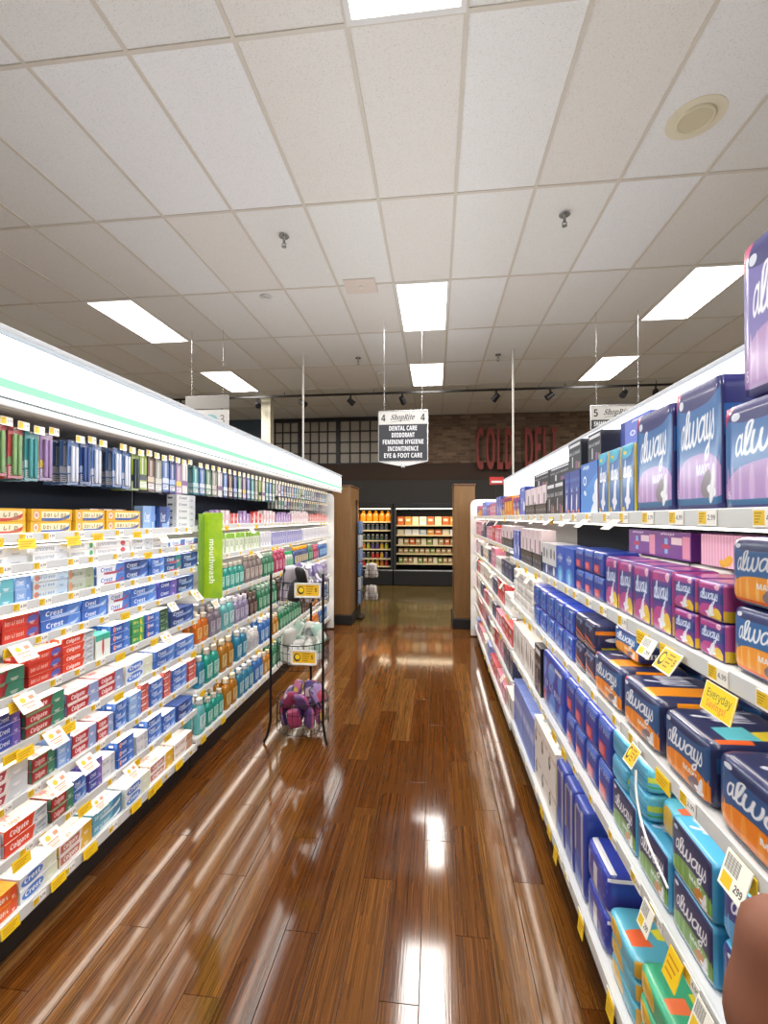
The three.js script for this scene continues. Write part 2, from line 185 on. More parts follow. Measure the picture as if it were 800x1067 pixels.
const PACK = {
  purple: { paint: (g) => always(g, { navy: '#2b2c6e', blue: '#2f68a8', low: '#a884bd', low2: '#c3a0cf', foot: '#2a6896', corner: '#b93a66' }), say: 'purple and navy pad pack with white script lettering' },
  violetbox: { paint: (g) => { always(g, { navy: '#2f2f74', blue: '#6d64ae', low: '#a884bd', low2: '#b79acb', corner: '#c74a78', side: '#a884bd' }); }, say: 'large violet pad pack with navy end panel' },
  tealpack: { paint: (g) => { rect(g, '#1f5fa8', 0, 0, 256, 256); g.fillStyle = '#2f9ec4'; g.beginPath(); g.moveTo(0, 0); g.lineTo(192, 0); g.quadraticCurveTo(96, 90, 0, 40); g.fill(); oval(g, '#4fb6d4', 96, 30, 44, 22); oval(g, '#e8c93a', 70, 36, 20, 6); rect(g, '#22407e', 0, 76, 192, 20); script(g, 92, 84, 34, 0, '#e9eef8', 0.13); pad(g, 96, 136, 1.3, 0.15); rect(g, '#e8c21c', 20, 164, 44, 22); poly(g, '#e8cf3a', [[200, 0], [224, 96], [200, 192], [192, 192], [192, 0]]); rect(g, '#1f5fa8', 0, 192, 256, 64); }, say: 'blue and teal pad pack with white pad picture' },
  bluebox: { paint: (g) => { rect(g, '#2b6cc0', 0, 0, 256, 256); poly(g, '#3f86d4', [[0, 120], [192, 40], [192, 192], [0, 192]]); mark(g, 'always', 64, 16, 22, '#e6eefa', { skew: 0.2 }); oval(g, '#dfe9f6', 50, 66, 18, 18); oval(g, '#2b6cc0', 50, 66, 11, 11); oval(g, '#cfdff2', 52, 112, 16, 9, 0.4); g.fillStyle = '#dde6f2'; g.beginPath(); g.moveTo(192, 66); g.quadraticCurveTo(150, 70, 158, 112); g.quadraticCurveTo(120, 132, 150, 150); g.quadraticCurveTo(110, 178, 120, 192); g.lineTo(192, 192); g.fill(); poly(g, '#f08a1e', [[196, 20], [240, 96], [196, 180]]); rect(g, '#2b6cc0', 0, 192, 256, 64); }, say: 'bright blue liner box with white torso picture' },
  lilacbox: { paint: (g) => { rect(g, '#6f7fd0', 0, 0, 256, 256); rect(g, '#2c3f8c', 0, 0, 34, 192); mark(g, 'always', 116, 20, 22, '#eceefb', { skew: 0.2 }); oval(g, '#dfe3f6', 86, 92, 18, 18); oval(g, '#6f7fd0', 86, 92, 10, 10); oval(g, '#e3e7f7', 160, 130, 30, 34); rect(g, '#2c3f8c', 192, 0, 64, 192); rect(g, '#6f7fd0', 0, 192, 256, 64); }, say: 'periwinkle blue liner box with round badge' },
  slimnavy: { paint: (g) => { rect(g, '#2b3f92', 0, 0, 256, 256); for (let i = 0; i < 5; i++) oval(g, '#4f74c0', 30 + i * 34, 40 + (i % 2) * 30, 14, 9); mark(g, 'pearl', 96, 84, 30, '#dfe6f6', { skew: 0.2 }); oval(g, '#e4e7ee', 80, 140, 20, 40, 0.3); rect(g, '#e07a2e', 120, 170, 60, 16); rect(g, '#2b3f92', 192, 0, 64, 192); rect(g, '#2b3f92', 0, 192, 256, 64); }, say: 'slim navy box with pale oval' },
  black: { paint: (g) => { rect(g, '#1c1d24', 0, 0, 256, 256); rect(g, '#d9dae0', 20, 14, 156, 20); mark(g, 'lettering', 96, 74, 38, '#c9ccd8'); rect(g, '#d6d8de', 58, 96, 14, 70); rect(g, '#8a4f84', 110, 130, 30, 50); rect(g, '#9a8c3c', 148, 140, 22, 40); rect(g, '#1c1d24', 192, 0, 64, 192); rect(g, '#1c1d24', 0, 192, 256, 64); rect(g, '#5a5c66', 30, 212, 120, 10); }, say: 'black box with white stripe' },
  orange: { paint: (g) => always(g, { navy: '#2b3468', blue: '#2f66a4', low: '#f0992c', low2: '#f4b45c', foot: '#e8642a', size: '4' }), say: 'navy pad pack with orange half and white script' },
  bag: { paint: (g) => always(g, { navy: '#26305e', blue: '#2a578c', low: '#e8801f', low2: '#f0983a', strap: '#f29a1c', corner: '#c83c54' }), say: 'navy and orange pad bag with orange carry strap' },
  bagtile: { paint: (g) => always(g, { navy: '#26305e', blue: '#2a578c', low: '#e8801f', low2: '#f0983a', tiles: 1 }), say: 'navy and orange pad bag with rainbow tile top' },
  radiant: { paint: (g) => { rect(g, '#57358a', 0, 0, 256, 256); oval(g, '#a23a8a', 96, 30, 70, 26); oval(g, '#e2b4cc', 138, 34, 18, 20); oval(g, '#b73a86', 50, 40, 30, 16); rect(g, '#243c86', 0, 66, 192, 34); script(g, 92, 82, 42, -0.04, '#dbe4fa', 0.1); oval(g, '#b8428c', 96, 148, 74, 40); oval(g, '#e8c23c', 134, 150, 40, 34); pad(g, 100, 142, 1.1, 0.25); oval(g, '#f0d51c', 150, 170, 22, 16); rect(g, '#b8508f', 192, 0, 64, 192); rect(g, '#e9c02c', 192, 120, 64, 72); oval(g, '#f2d8e6', 224, 40, 14, 8); rect(g, '#57358a', 0, 192, 256, 64); oval(g, '#a23a8a', 100, 222, 60, 18); }, say: 'purple and pink pad pack with flower print' },
  violetside: { paint: (g) => { rect(g, '#7a3f96', 0, 0, 256, 256); mark(g, 'always', 70, 18, 24, '#eadff2', { skew: 0.2 }); rect(g, '#8ab4e4', 54, 50, 18, 110); rect(g, '#ecd6dc', 92, 40, 56, 50); rect(g, '#e89ab6', 150, 30, 36, 150); oval(g, '#b83a60', 60, 110, 26, 18); rect(g, '#7a3f96', 192, 0, 64, 192); rect(g, '#7a3f96', 0, 192, 256, 64); }, say: 'purple liner box with pink panel and barcode' },
  pinkbox: { paint: (g) => { rect(g, '#f0b9d4', 0, 0, 256, 256); for (let i = 0; i < 24; i++) rect(g, i % 2 ? '#f6d3e2' : '#e9a2c6', i * 8, 0, 4, 192); oval(g, '#f0b81c', 150, 150, 20, 34, 0.4); oval(g, '#f0b81c', 120, 168, 14, 24, -0.3); rect(g, '#7a3f96', 192, 0, 64, 192); rect(g, '#f0b9d4', 0, 192, 256, 64); }, say: 'pink window pack showing folded liners' },
  bluered: { paint: (g) => { rect(g, '#24409e', 0, 0, 256, 256); oval(g, '#4a74d0', 96, 36, 80, 20); mark(g, 'lettering', 80, 60, 40, '#aebfee', { skew: 0.2 }); rect(g, '#c83a52', 30, 104, 84, 66); oval(g, '#e07a86', 74, 130, 26, 22); rect(g, '#dfe4f2', 20, 100, 8, 74); rect(g, '#24409e', 192, 0, 64, 192); rect(g, '#eef0f6', 244, 0, 12, 192); rect(g, '#24409e', 0, 192, 256, 64); }, say: 'royal blue plastic pack with red panel' },
  bluefeet: { paint: (g) => { rect(g, '#2f5ac0', 0, 0, 256, 256); oval(g, '#4f9ad8', 96, 150, 60, 44); oval(g, '#8fc4e8', 96, 160, 24, 30); oval(g, '#7f8cc4', 96, 64, 40, 26); mark(g, 'lettering', 96, 62, 24, '#dfe6f6'); rect(g, '#2f5ac0', 192, 0, 64, 192); rect(g, '#2f5ac0', 0, 192, 256, 64); }, say: 'blue care box with pale blue emblem' },
  greybox: { paint: (g) => { rect(g, '#cfd0d4', 0, 0, 256, 256); oval(g, '#4a4d5c', 60, 60, 26, 30); oval(g, '#8f93a0', 60, 60, 15, 18); oval(g, '#6a6458', 140, 64, 18, 30); rect(g, '#2f3f74', 0, 128, 192, 64); oval(g, '#cdd4ea', 130, 158, 22, 26); rect(g, '#cfd0d4', 192, 0, 64, 192); rect(g, '#cfd0d4', 0, 192, 256, 64); }, say: 'pale grey box with round pictures and navy foot' },
  floral: { paint: (g) => { rect(g, '#ead9de', 0, 0, 256, 256); poly(g, '#d9b9c8', [[30, 0], [60, 0], [110, 120], [80, 120]]); rect(g, '#4a4650', 120, 50, 34, 64); rect(g, '#2c2a2c', 0, 116, 192, 76); for (let i = 0; i < 9; i++) oval(g, ['#7a6a58', '#a3a6ae', '#5a5064'][i % 3], 14 + i * 21, 134 + (i % 3) * 20, 12, 9, i); rect(g, '#2c2a2c', 192, 100, 64, 92); rect(g, '#ead9de', 192, 0, 64, 100); rect(g, '#ead9de', 0, 192, 256, 64); }, say: 'tall pale pink pack with dark floral foot' },
  navystripe: { paint: (g) => { rect(g, '#2a2f58', 0, 0, 256, 256); for (let i = 0; i < 3; i++) poly(g, ['#e0682a', '#e9b07a', '#d5d7e2'][i], [[0, 90 + i * 26], [192, 130 + i * 22], [192, 138 + i * 22], [0, 102 + i * 26]]); script(g, 90, 50, 40, 0, '#8fa2cc', 0.12); rect(g, '#2a2f58', 192, 0, 64, 192); rect(g, '#ef8a22', 192, 60, 64, 18); oval(g, '#e8e9ef', 224, 98, 10, 9); rect(g, '#c8c02c', 208, 130, 30, 20); rect(g, '#2a2f58', 0, 192, 256, 64); }, say: 'navy pad pack with orange diagonal stripes' },
  bluepack: { paint: (g) => { rect(g, '#2340a8', 0, 0, 256, 256); for (let i = 0; i < 6; i++) oval(g, '#4f8ce0', 40 + (i % 3) * 52, 60 + Math.floor(i / 3) * 80, 18, 34, 0.3); rect(g, '#c23a5a', 8, 120, 40, 50); rect(g, '#dbe4f6', 110, 30, 50, 16); mark(g, 'lettering', 96, 100, 26, '#c3d2f4', { skew: 0.2 }); rect(g, '#2340a8', 192, 0, 64, 192); rect(g, '#2340a8', 0, 192, 256, 64); }, say: 'cobalt blue plastic pack with pale blue drops' },
  white: { paint: (g) => { rect(g, '#e6e0dc', 0, 0, 256, 256); oval(g, '#3a3a40', 60, 90, 18, 44, 0.1); oval(g, '#3a3a40', 62, 40, 11, 12); oval(g, '#8a7c74', 130, 110, 20, 44); mark(g, 'lettering', 96, 170, 26, '#7a7a88'); rect(g, '#e6e0dc', 192, 0, 64, 192); rect(g, '#e6e0dc', 0, 192, 256, 64); }, say: 'white box with dark figure silhouettes' },
  tissue: { paint: (g) => { rect(g, '#ece8e4', 0, 0, 256, 256); rect(g, '#d7d3d2', 0, 80, 192, 26); mark(g, 'lettering', 96, 92, 24, '#a49aa2'); rect(g, '#ece8e4', 192, 0, 64, 192); rect(g, '#ece8e4', 0, 192, 256, 64); }, say: 'white plastic wrapped pack' },
  skygreen: { paint: (g) => { always(g, { navy: '#24305e', blue: '#24305e', low: '#6a9a4a', low2: '#86ae5a', foot: '#a9c6ce', side: '#4a9ec8', ring: '#c07a2a', size: '3', topBg: '#4aa2cc' }); rect(g, '#4aa2cc', 192, 0, 64, 192); }, say: 'navy and green pad pack with sky blue edge' },
  skyblue: { paint: (g) => { always(g, { navy: '#283a82', blue: '#283a82', low: '#4aa0d8', low2: '#62b4e2', side: '#6ac0e2', ring: '#d9a52a', size: '2', topBg: '#5cb4dc' }); rect(g, '#5cb4dc', 192, 0, 64, 192); }, say: 'sky blue and navy pad pack with white script' },
  tealsoft: { paint: (g) => { rect(g, '#4fa8d0', 0, 0, 256, 256); for (let i = 0; i < 5; i++) poly(g, i % 2 ? '#6fbede' : '#3f94be', [[0, i * 40], [192, i * 34 + 30], [192, i * 34 + 42], [0, i * 40 + 14]]); rect(g, '#62bcd8', 192, 0, 64, 192); rect(g, '#c6d94c', 192, 80, 64, 26); rect(g, '#4aae5a', 192, 120, 64, 10); rect(g, '#4fa8d0', 0, 192, 256, 64); rect(g, '#c6d94c', 30, 212, 100, 14); }, say: 'sky blue folded soft pack with lime stripe' },
  blueband: { paint: (g) => { rect(g, '#2b3ea8', 0, 0, 256, 256); for (let i = 0; i < 26; i++) oval(g, '#4a62c8', (i * 53) % 192, (i * 37) % 192, 10, 5, i); rect(g, '#e2e4ee', 84, 70, 22, 100); rect(g, '#2b3ea8', 192, 0, 64, 192); rect(g, '#dfe2ee', 192, 30, 64, 22); rect(g, '#2b3ea8', 0, 192, 256, 64); rect(g, '#e2e4ee', 0, 236, 192, 12); }, say: 'crinkled blue plastic pack with white band' },
  bluetall: { paint: (g) => { rect(g, '#2c46a6', 0, 0, 256, 256); rect(g, '#c2c23a', 20, 30, 40, 80); rect(g, '#b9b8c6', 120, 10, 30, 180); oval(g, '#3f68c8', 90, 140, 40, 36); mark(g, 'always', 96, 24, 24, '#cdd6f2'); rect(g, '#2c46a6', 192, 0, 64, 192); rect(g, '#2c46a6', 0, 192, 256, 64); }, say: 'tall royal blue pack with yellow tag' },
  whitebox: { paint: (g) => { rect(g, '#ebe6e0', 0, 0, 256, 256); oval(g, '#4a4044', 50, 110, 26, 36); oval(g, '#c9c0ba', 50, 104, 13, 18); mark(g, 'lettering', 130, 60, 36, '#b06a5c'); rect(g, '#ebe6e0', 192, 0, 64, 192); rect(g, '#ebe6e0', 0, 192, 256, 64); oval(g, '#9aa6b6', 90, 224, 50, 12, 0.2); }, say: 'small cream box with dark oval picture' },
  paleblue: { paint: (g) => { rect(g, '#7f93d8', 0, 0, 256, 256); rect(g, '#a9b8ea', 0, 60, 192, 40); mark(g, 'liners', 96, 80, 32, '#f1f3fb'); rect(g, '#5f78c8', 0, 150, 192, 42); rect(g, '#7f93d8', 192, 0, 64, 192); rect(g, '#7f93d8', 0, 192, 256, 64); }, say: 'pale blue liner box' },
  greensoft: { paint: (g) => { rect(g, '#3fae84', 0, 0, 256, 256); oval(g, '#e3b32c', 60, 100, 40, 70); rect(g, '#3fae84', 192, 0, 64, 192); rect(g, '#e0b42e', 192, 40, 64, 110); rect(g, '#3fae84', 0, 192, 256, 64); poly(g, '#e6d53c', [[90, 200], [120, 200], [126, 220], [96, 220]]); poly(g, '#ee7a4a', [[104, 224], [136, 224], [138, 244], [108, 244]]); }, say: 'green plastic wrapped soft pack' },
  skysoft: { paint: (g) => { rect(g, '#5ab0cc', 0, 0, 256, 256); oval(g, '#e0b23c', 70, 100, 36, 70); rect(g, '#e0b03a', 192, 30, 64, 120); rect(g, '#5ab0cc', 0, 192, 256, 64); poly(g, '#e6e03c', [[80, 198], [112, 200], [110, 216], [90, 218]]); poly(g, '#ee6a3a', [[90, 226], [126, 222], [130, 244], [96, 246]]); }, say: 'pale sky blue plastic wrapped soft pack' },
  redbox: { paint: (g) => { rect(g, '#c23a40', 0, 0, 256, 256); rect(g, '#e9dcd6', 20, 40, 120, 40); mark(g, 'lettering', 80, 60, 30, '#8a2c38'); oval(g, '#e07a72', 110, 140, 50, 30); rect(g, '#c23a40', 192, 0, 64, 192); rect(g, '#c23a40', 0, 192, 256, 64); }, say: 'red care box with white name panel' },
  rosebox: { paint: (g) => { rect(g, '#d07f98', 0, 0, 256, 256); oval(g, '#f0cfd8', 90, 90, 60, 50); mark(g, 'lettering', 96, 90, 30, '#a24a6c', { skew: 0.2 }); rect(g, '#d07f98', 192, 0, 64, 192); rect(g, '#d07f98', 0, 192, 256, 64); }, say: 'rose pink care pack with pale oval' },
  darkbox: { paint: (g) => { rect(g, '#3a3f5a', 0, 0, 256, 256); rect(g, '#8a8ea8', 20, 30, 110, 30); oval(g, '#6a5f8a', 110, 130, 40, 40); rect(g, '#3a3f5a', 192, 0, 64, 192); rect(g, '#3a3f5a', 0, 192, 256, 64); }, say: 'slate blue care box' },
  creambox: { paint: (g) => { rect(g, '#e4ded2', 0, 0, 256, 256); rect(g, '#b98c5c', 20, 120, 150, 40); mark(g, 'care', 90, 60, 40, '#9a7c62'); rect(g, '#e4ded2', 192, 0, 64, 192); rect(g, '#e4ded2', 0, 192, 256, 64); }, say: 'cream care box with tan band' },
  orangecap: { paint: (g) => { rect(g, '#d9822a', 0, 0, 256, 256); oval(g, '#f0b84a', 96, 90, 50, 60); rect(g, '#8a2c6a', 0, 20, 192, 30); rect(g, '#d9822a', 192, 0, 64, 192); rect(g, '#d9822a', 0, 192, 256, 64); }, say: 'orange care pouch with plum band' },
};
const packKeys = Object.keys(PACK), packRect = {};
const [packCanvas, pg] = canvas(2048, 2048);
packKeys.forEach((k, i) => {
  const x0 = (i % 8) * 256, y0 = Math.floor(i / 8) * 256;
  pg.save(); pg.beginPath(); pg.rect(x0, y0, 256, 256); pg.clip(); pg.translate(x0, y0); PACK[k].paint(pg); pg.restore();
  packRect[k] = { front: [x0 + 1, y0 + 1, 190, 190], side: [x0 + 194, y0 + 1, 60, 190], top: [x0 + 1, y0 + 194, 190, 60] };
});
const packTex = texture(packCanvas);
const boxMat = new THREE.MeshPhysicalMaterial({ map: packTex, roughness: 0.4, clearcoat: 0.3, clearcoatRoughness: 0.25 });
const softMat = new THREE.MeshPhysicalMaterial({ map: packTex, roughness: 0.3, clearcoat: 0.5, clearcoatRoughness: 0.15 });

function mapFaces(geo, rc, W, H, front) {      // front: 0 = +x face, 1 = -x face, 4 = +z face
  const uv = geo.attributes.uv, n = uv.count, faceOf = geo.userData.faceOf;
  for (let i = 0; i < n; i++) {
    const f = faceOf(i), along = front < 2 ? [4, 5] : [0, 1];
    const r = f === 2 || f === 3 ? rc.top : along.includes(f) ? rc.side : rc.front;
    let u = uv.getX(i), v = uv.getY(i);
    if ((f === 2 || f === 3) && front < 2) { const t = u; u = front === 0 ? v : 1 - v; v = front === 0 ? 1 - t : t; }
    uv.setXY(i, (r[0] + u * r[2]) / W, 1 - (r[1] + (1 - v) * r[3]) / H);
  }
  return geo;
}
function cartonGeo(kind, depth, h, len, front) {
  return cached(`k${kind}${depth.toFixed(3)}${h.toFixed(3)}${len.toFixed(3)}${front}`, () => {
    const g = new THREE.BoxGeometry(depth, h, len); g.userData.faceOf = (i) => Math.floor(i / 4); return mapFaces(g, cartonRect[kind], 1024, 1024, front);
  });
}
function packGeo(kind, depth, h, len, front, power) {   // power: how square the pack is (big = crisp carton)
  return cached(`p${kind}${depth.toFixed(3)}${h.toFixed(3)}${len.toFixed(3)}${front}${power}`, () => {
    const s = power > 30 ? 1 : 6, g = new THREE.BoxGeometry(2, 2, 2, s, s, s), per = (s + 1) * (s + 1);
    g.userData.faceOf = (i) => Math.floor(i / per); mapFaces(g, packRect[kind], 2048, 2048, front);
    const p = g.attributes.position, nn = g.attributes.normal, D = [depth / 2, h / 2, len / 2];
    if (power > 30) { g.scale(...D); return g; }
    for (let i = 0; i < p.count; i++) {
      const q = [p.getX(i), p.getY(i), p.getZ(i)].map((t) => Math.sign(t) * Math.pow(Math.abs(t), 0.6));
      const m = Math.max(...q.map(Math.abs)), L = Math.pow(q.reduce((a, t) => a + Math.pow(Math.abs(t), power), 0), 1 / power), k = m / L, c = q.map((t) => t * k);
      p.setXYZ(i, c[0] * D[0], c[1] * D[1], c[2] * D[2]);
      const nv = new THREE.Vector3(...c.map((t, j) => Math.sign(t) * Math.pow(Math.abs(t), power - 1) / D[j])).normalize(); nn.setXYZ(i, nv.x, nv.y, nv.z);
    }
    return g;
  });
}

// ---------------------------------------------------------------- surfaces
function noiseCanvas(w, h, base, spread, count, draw) {
  const [c, g] = canvas(w, h); rect(g, base, 0, 0, w, h);
  for (let i = 0; i < count; i++) draw(g, rnd() * w, rnd() * h, spread);
  return c;
}
const tileTex = texture(noiseCanvas(512, 1024, '#ffffff', 1, 9000, (g, x, y) => { const k = 196 + rnd() * 54; g.fillStyle = `rgba(${k},${k - 2},${k - 8},0.4)`; g.fillRect(x, y, 1 + rnd() * 5, 1 + rnd() * 3); }), true);
const tileMats = [0xeaebe8, 0xe8e6e1, 0xf0f2f3, 0xedeeed].map((c) => std(c, 0.95, 0, { map: tileTex, bumpMap: tileTex, bumpScale: 0.002 }));
const woodCanvas = (() => {
  const [c, g] = canvas(1024, 2048); rect(g, '#684520', 0, 0, 1024, 2048);
  for (let i = 0; i < 5200; i++) {
    const x = rnd() * 1024, y = rnd() * 2048, L = 60 + rnd() * 420, k = rnd();
    g.strokeStyle = k < 0.45 ? `rgba(46,26,10,${0.12 + rnd() * 0.3})` : k < 0.85 ? `rgba(140,90,40,${0.1 + rnd() * 0.25})` : `rgba(186,124,56,${0.08 + rnd() * 0.2})`;
    g.lineWidth = 0.6 + rnd() * 3.4; g.beginPath(); g.moveTo(x, y); g.bezierCurveTo(x + rr(-5, 5), y + L / 3, x + rr(-8, 8), y + (2 * L) / 3, x + rr(-7, 7), y + L); g.stroke();
  }
  for (let i = 0; i < 60; i++) { const x = rnd() * 1024, y = rnd() * 2048; for (let j = 0; j < 4; j++) { g.strokeStyle = 'rgba(38,16,6,0.28)'; g.lineWidth = 1.5; g.beginPath(); g.ellipse(x, y, 4 + j * 5, 16 + j * 20, 0, 0, 7); g.stroke(); } }
  return c;
})();
const woodTex = texture(woodCanvas, true);
const plankMats = [0xffffff, 0xe4d4c2, 0xd2baa4, 0xf6e8d2].map((c) => phys(c, 0.085, { map: woodTex, bumpMap: woodTex, bumpScale: 0.0002, ior: 1.45 }));
const pillarWoodMat = std(0xffffff, 0.45, 0, { map: texture(noiseCanvas(256, 1024, '#7c5a32', 1, 900, (g, x, y) => { g.strokeStyle = rnd() < 0.5 ? 'rgba(70,44,22,0.2)' : 'rgba(150,104,62,0.2)'; g.lineWidth = 1 + rnd() * 2.5; g.beginPath(); g.moveTo(x, y); g.lineTo(x + rr(-3, 3), y + 60 + rnd() * 200); g.stroke(); })) });
const brickTex = texture((() => {
  const [c, g] = canvas(1024, 1024); rect(g, '#6d6459', 0, 0, 1024, 1024);
  for (let r = 0; r < 32; r++) for (let k = -1; k < 11; k++) {
    const x = k * 100 + (r % 2) * 50, t = rnd(); g.fillStyle = `rgb(${92 + t * 44},${72 + t * 38},${56 + t * 32})`; g.fillRect(x + 3, r * 32 + 3, 94, 26);
    for (let j = 0; j < 12; j++) { g.fillStyle = `rgba(${rnd() < 0.5 ? '50,34,24' : '170,140,116'},0.18)`; g.fillRect(x + 3 + rnd() * 90, r * 32 + 3 + rnd() * 22, 3 + rnd() * 8, 2 + rnd() * 4); }
  }
  return c;
})(), true);
const M = {
  white: std(0xe4e4e2, 0.45), shelf: std(0xdedfdf, 0.4), rail: std(0xd2d5d5, 0.35), back: std(0xe6e6e4, 0.55), navyBack: std(0x232c3a, 0.7),
  kick: std(0x1b1613, 0.5), steel: std(0x9a9da0, 0.35, 0.8), grid: std(0xd6d0c4, 0.6), black: std(0x17171a, 0.45), dark: std(0x25262a, 0.6), wire: std(0x1e1d1f, 0.4, 0.5), chrome: std(0xc4c7ca, 0.25, 0.9),
  wall: std(0xbdb8ae, 0.9), soffit: std(0x33302c, 0.8), brownBand: std(0x3a2a20, 0.8), blueWall: std(0x4a5a68, 0.85), cream: std(0xcfcab4, 0.7), canopy: std(0xb4b8bc, 0.5),
};

// ---------------------------------------------------------------- ceiling: tiles in a grid, with the lamps let into it
const CY = 4.05, TW = 0.6, TL = 1.28, X0 = -0.445, D0 = 2.25, KX = [-10, 10], KD = [-4, 7];
const ceiling = struct('ceiling');
const XL = X0 + KX[0] * TW, XR = X0 + KX[1] * TW, DN = D0 + KD[0] * TL, DF = D0 + KD[1] * TL;
mesh('deck', B(XR - XL + 0.4, 0.1, DF - DN + 0.4), M.wall, ceiling, V((XL + XR) / 2, CY + 0.14, (DN + DF) / 2));
const lampCells = [[0, -1], [0, 2], [0, 4], [-6, 2], [-6, 4], [5, 2], [5, 4], [-6, -1], [5, -1], [0, -3]];
const tileGeos = [0, 1, 2].map((k) => { const g = new THREE.BoxGeometry(TW - 0.018, 0.02, TL - 0.018); const u = g.attributes.uv; for (let i = 0; i < u.count; i++) u.setXY(i, u.getX(i) + k * 0.31, u.getY(i) + k * 0.17); return g; });
const paleTiles = ['-4,-1', '-3,0', '-2,0', '1,3', '3,1'];
for (let i = KX[0]; i < KX[1]; i++) for (let j = KD[0]; j < KD[1]; j++) {
  const pick = Math.floor(rnd() * 2.4);
  if (lampCells.some(([a, b]) => a === i && b === j)) continue;
  mesh('ceiling_tile', tileGeos[(i * 7 + j * 3 + 300) % 3], paleTiles.includes(`${i},${j}`) ? tileMats[2] : tileMats[pick === 2 ? 3 : pick], ceiling, V(X0 + (i + 0.5) * TW, CY + 0.012, D0 + (j + 0.5) * TL));
}
for (let i = KX[0]; i <= KX[1]; i++) mesh('grid_bar', B(0.024, 0.01, DF - DN), M.grid, ceiling, V(X0 + i * TW, CY - 0.001, (DN + DF) / 2));
for (let j = KD[0]; j <= KD[1]; j++) mesh('grid_bar', B(XR - XL, 0.008, 0.024), M.grid, ceiling, V((XL + XR) / 2, CY - 0.001, D0 + j * TL));
const lampWords = ['directly above the aisle entrance, before the speaker tile', 'over the aisle in front of the numbered sign', 'over the far end of the aisle, beyond the hanging sign', 'beyond the toothpaste canopy, the nearer of two', 'beyond the toothpaste canopy, by the cream pillar', 'beyond the pad shelving, the nearer of two', 'beyond the pad shelving, by the track lights', 'over the aisle behind the toothpaste shelving', 'over the aisle behind the pad shelving', 'over the aisle behind the viewer'];
const trofferGlow = glow(0xfff6ea, LIGHT.trofferGlow);
lampCells.forEach(([i, j], n) => {
  const c = V(X0 + (i + 0.5) * TW, CY, D0 + (j + 0.5) * TL);
  const t = thing('ceiling_light', `recessed fluorescent ceiling panel ${lampWords[n]}`, 'ceiling light', c, 'recessed ceiling panels');
  const w = TW - 0.002, l = TL - 0.002;
  mesh('frame', merge([at(B(0.03, 0.03, l - 0.06), -w / 2 + 0.015, 0, 0), at(B(0.03, 0.03, l - 0.06), w / 2 - 0.015, 0, 0), at(B(w, 0.03, 0.03), 0, 0, -l / 2 + 0.015), at(B(w, 0.03, 0.03), 0, 0, l / 2 - 0.015)]), M.white, t, c.clone().setY(CY + 0.004));
  mesh('housing', B(w, 0.06, l), M.white, t, c.clone().setY(CY + 0.052));
  mesh('lens', RB(w - 0.06, 0.012, l - 0.06, 0.004), trofferGlow, t, c.clone().setY(CY + 0.008));
  areaLight(t, w - 0.07, l - 0.07, LIGHT.troffer, 0xfffaf5, c.clone().setY(CY - 0.004), DOWN, 0);
});

// ---------------------------------------------------------------- walls and floors
const WY = CY + 0.2;
setpiece('wall_left', B(0.2, WY, DF - DN + 0.4), M.wall, V(XL - 0.1, WY / 2, (DN + DF) / 2));
setpiece('wall_right', B(0.2, WY, DF - DN + 0.4), M.wall, V(XR + 0.1, WY / 2, (DN + DF) / 2));
setpiece('wall_front', B(XR - XL + 0.4, WY, 0.2), M.wall, V((XL + XR) / 2, WY / 2, DN - 0.1));
const wallBack = struct('wall_back');
mesh('plaster', B(XR - XL + 0.4, WY, 0.2), M.wall, wallBack, V((XL + XR) / 2, WY / 2, DF + 0.1));
const brickGeo = new THREE.BoxGeometry(XR + 1.3, CY - 2.85, 0.06); { const u = brickGeo.attributes.uv; for (let i = 0; i < u.count; i++) u.setXY(i, u.getX(i) * (XR + 1.3) / 2.3, u.getY(i) * (CY - 2.85) / 2.2); }
mesh('brick_facing', brickGeo, std(0xffffff, 0.9, 0, { map: brickTex, bumpMap: brickTex, bumpScale: 0.006 }), wallBack, V((XR - 1.3) / 2, (CY + 2.85) / 2, DF - 0.03));
mesh('brown_fascia', RB(XR - XL, 0.42, 0.16, 0.01), M.brownBand, wallBack, V((XL + XR) / 2, 2.65, DF - 0.08));
mesh('dark_soffit', RB(XR - XL, 0.56, 0.34, 0.01), M.soffit, wallBack, V((XL + XR) / 2, 2.16, DF - 0.17));
mesh('blue_panel', RB(2.1, CY - 2.86, 0.05, 0.01), M.blueWall, wallBack, V(XL + 1.05, (CY + 2.86) / 2, DF - 0.025));

const WOOD_D = 6.55;
const floor = struct('floor');
const subMat = std(0x3a2314, 0.5);
mesh('subfloor', B(XR - XL + 0.4, 0.1, DF - DN + 0.4), subMat, floor, V((XL + XR) / 2, -0.065, (DN + DF) / 2));
const PW = 0.127, plankGeo = (L) => [0, 1, 2, 3, 4, 5].map((v) => cached(`plank${L.toFixed(3)}_${v}`, () => {
  const g = new RoundedBoxGeometry(PW - 0.0016, 0.015, L - 0.0016, 1, 0.0012), p = g.attributes.position, u = g.attributes.uv;
  for (let i = 0; i < u.count; i++) u.setXY(i, p.getX(i) / 1.3 + v * 0.137 + 0.07, p.getZ(i) / 2.4 + v * 0.23);
  return g;
}));
for (let k = 0, x = -1.58; x < 0.62; k++, x += PW) {
  let d = -0.6 - ((k * 0.47) % 1.2);
  while (d < WOOD_D - 0.001) {
    const L = Math.min(1.22, WOOD_D - d); const n = plankGeo(L);
    if (L > 0.02) mesh('floor_plank', n[Math.floor(rnd() * 6)], plankMats[Math.floor(rnd() * 4)], floor, V(x + PW / 2, -0.0075, d + L / 2));
    d += 1.22;
  }
}
mesh('floor_board', B(XR - 0.64, 0.015, WOOD_D - DN), plankMats[2], floor, V((XR + 0.64) / 2, -0.0085, (WOOD_D + DN) / 2));
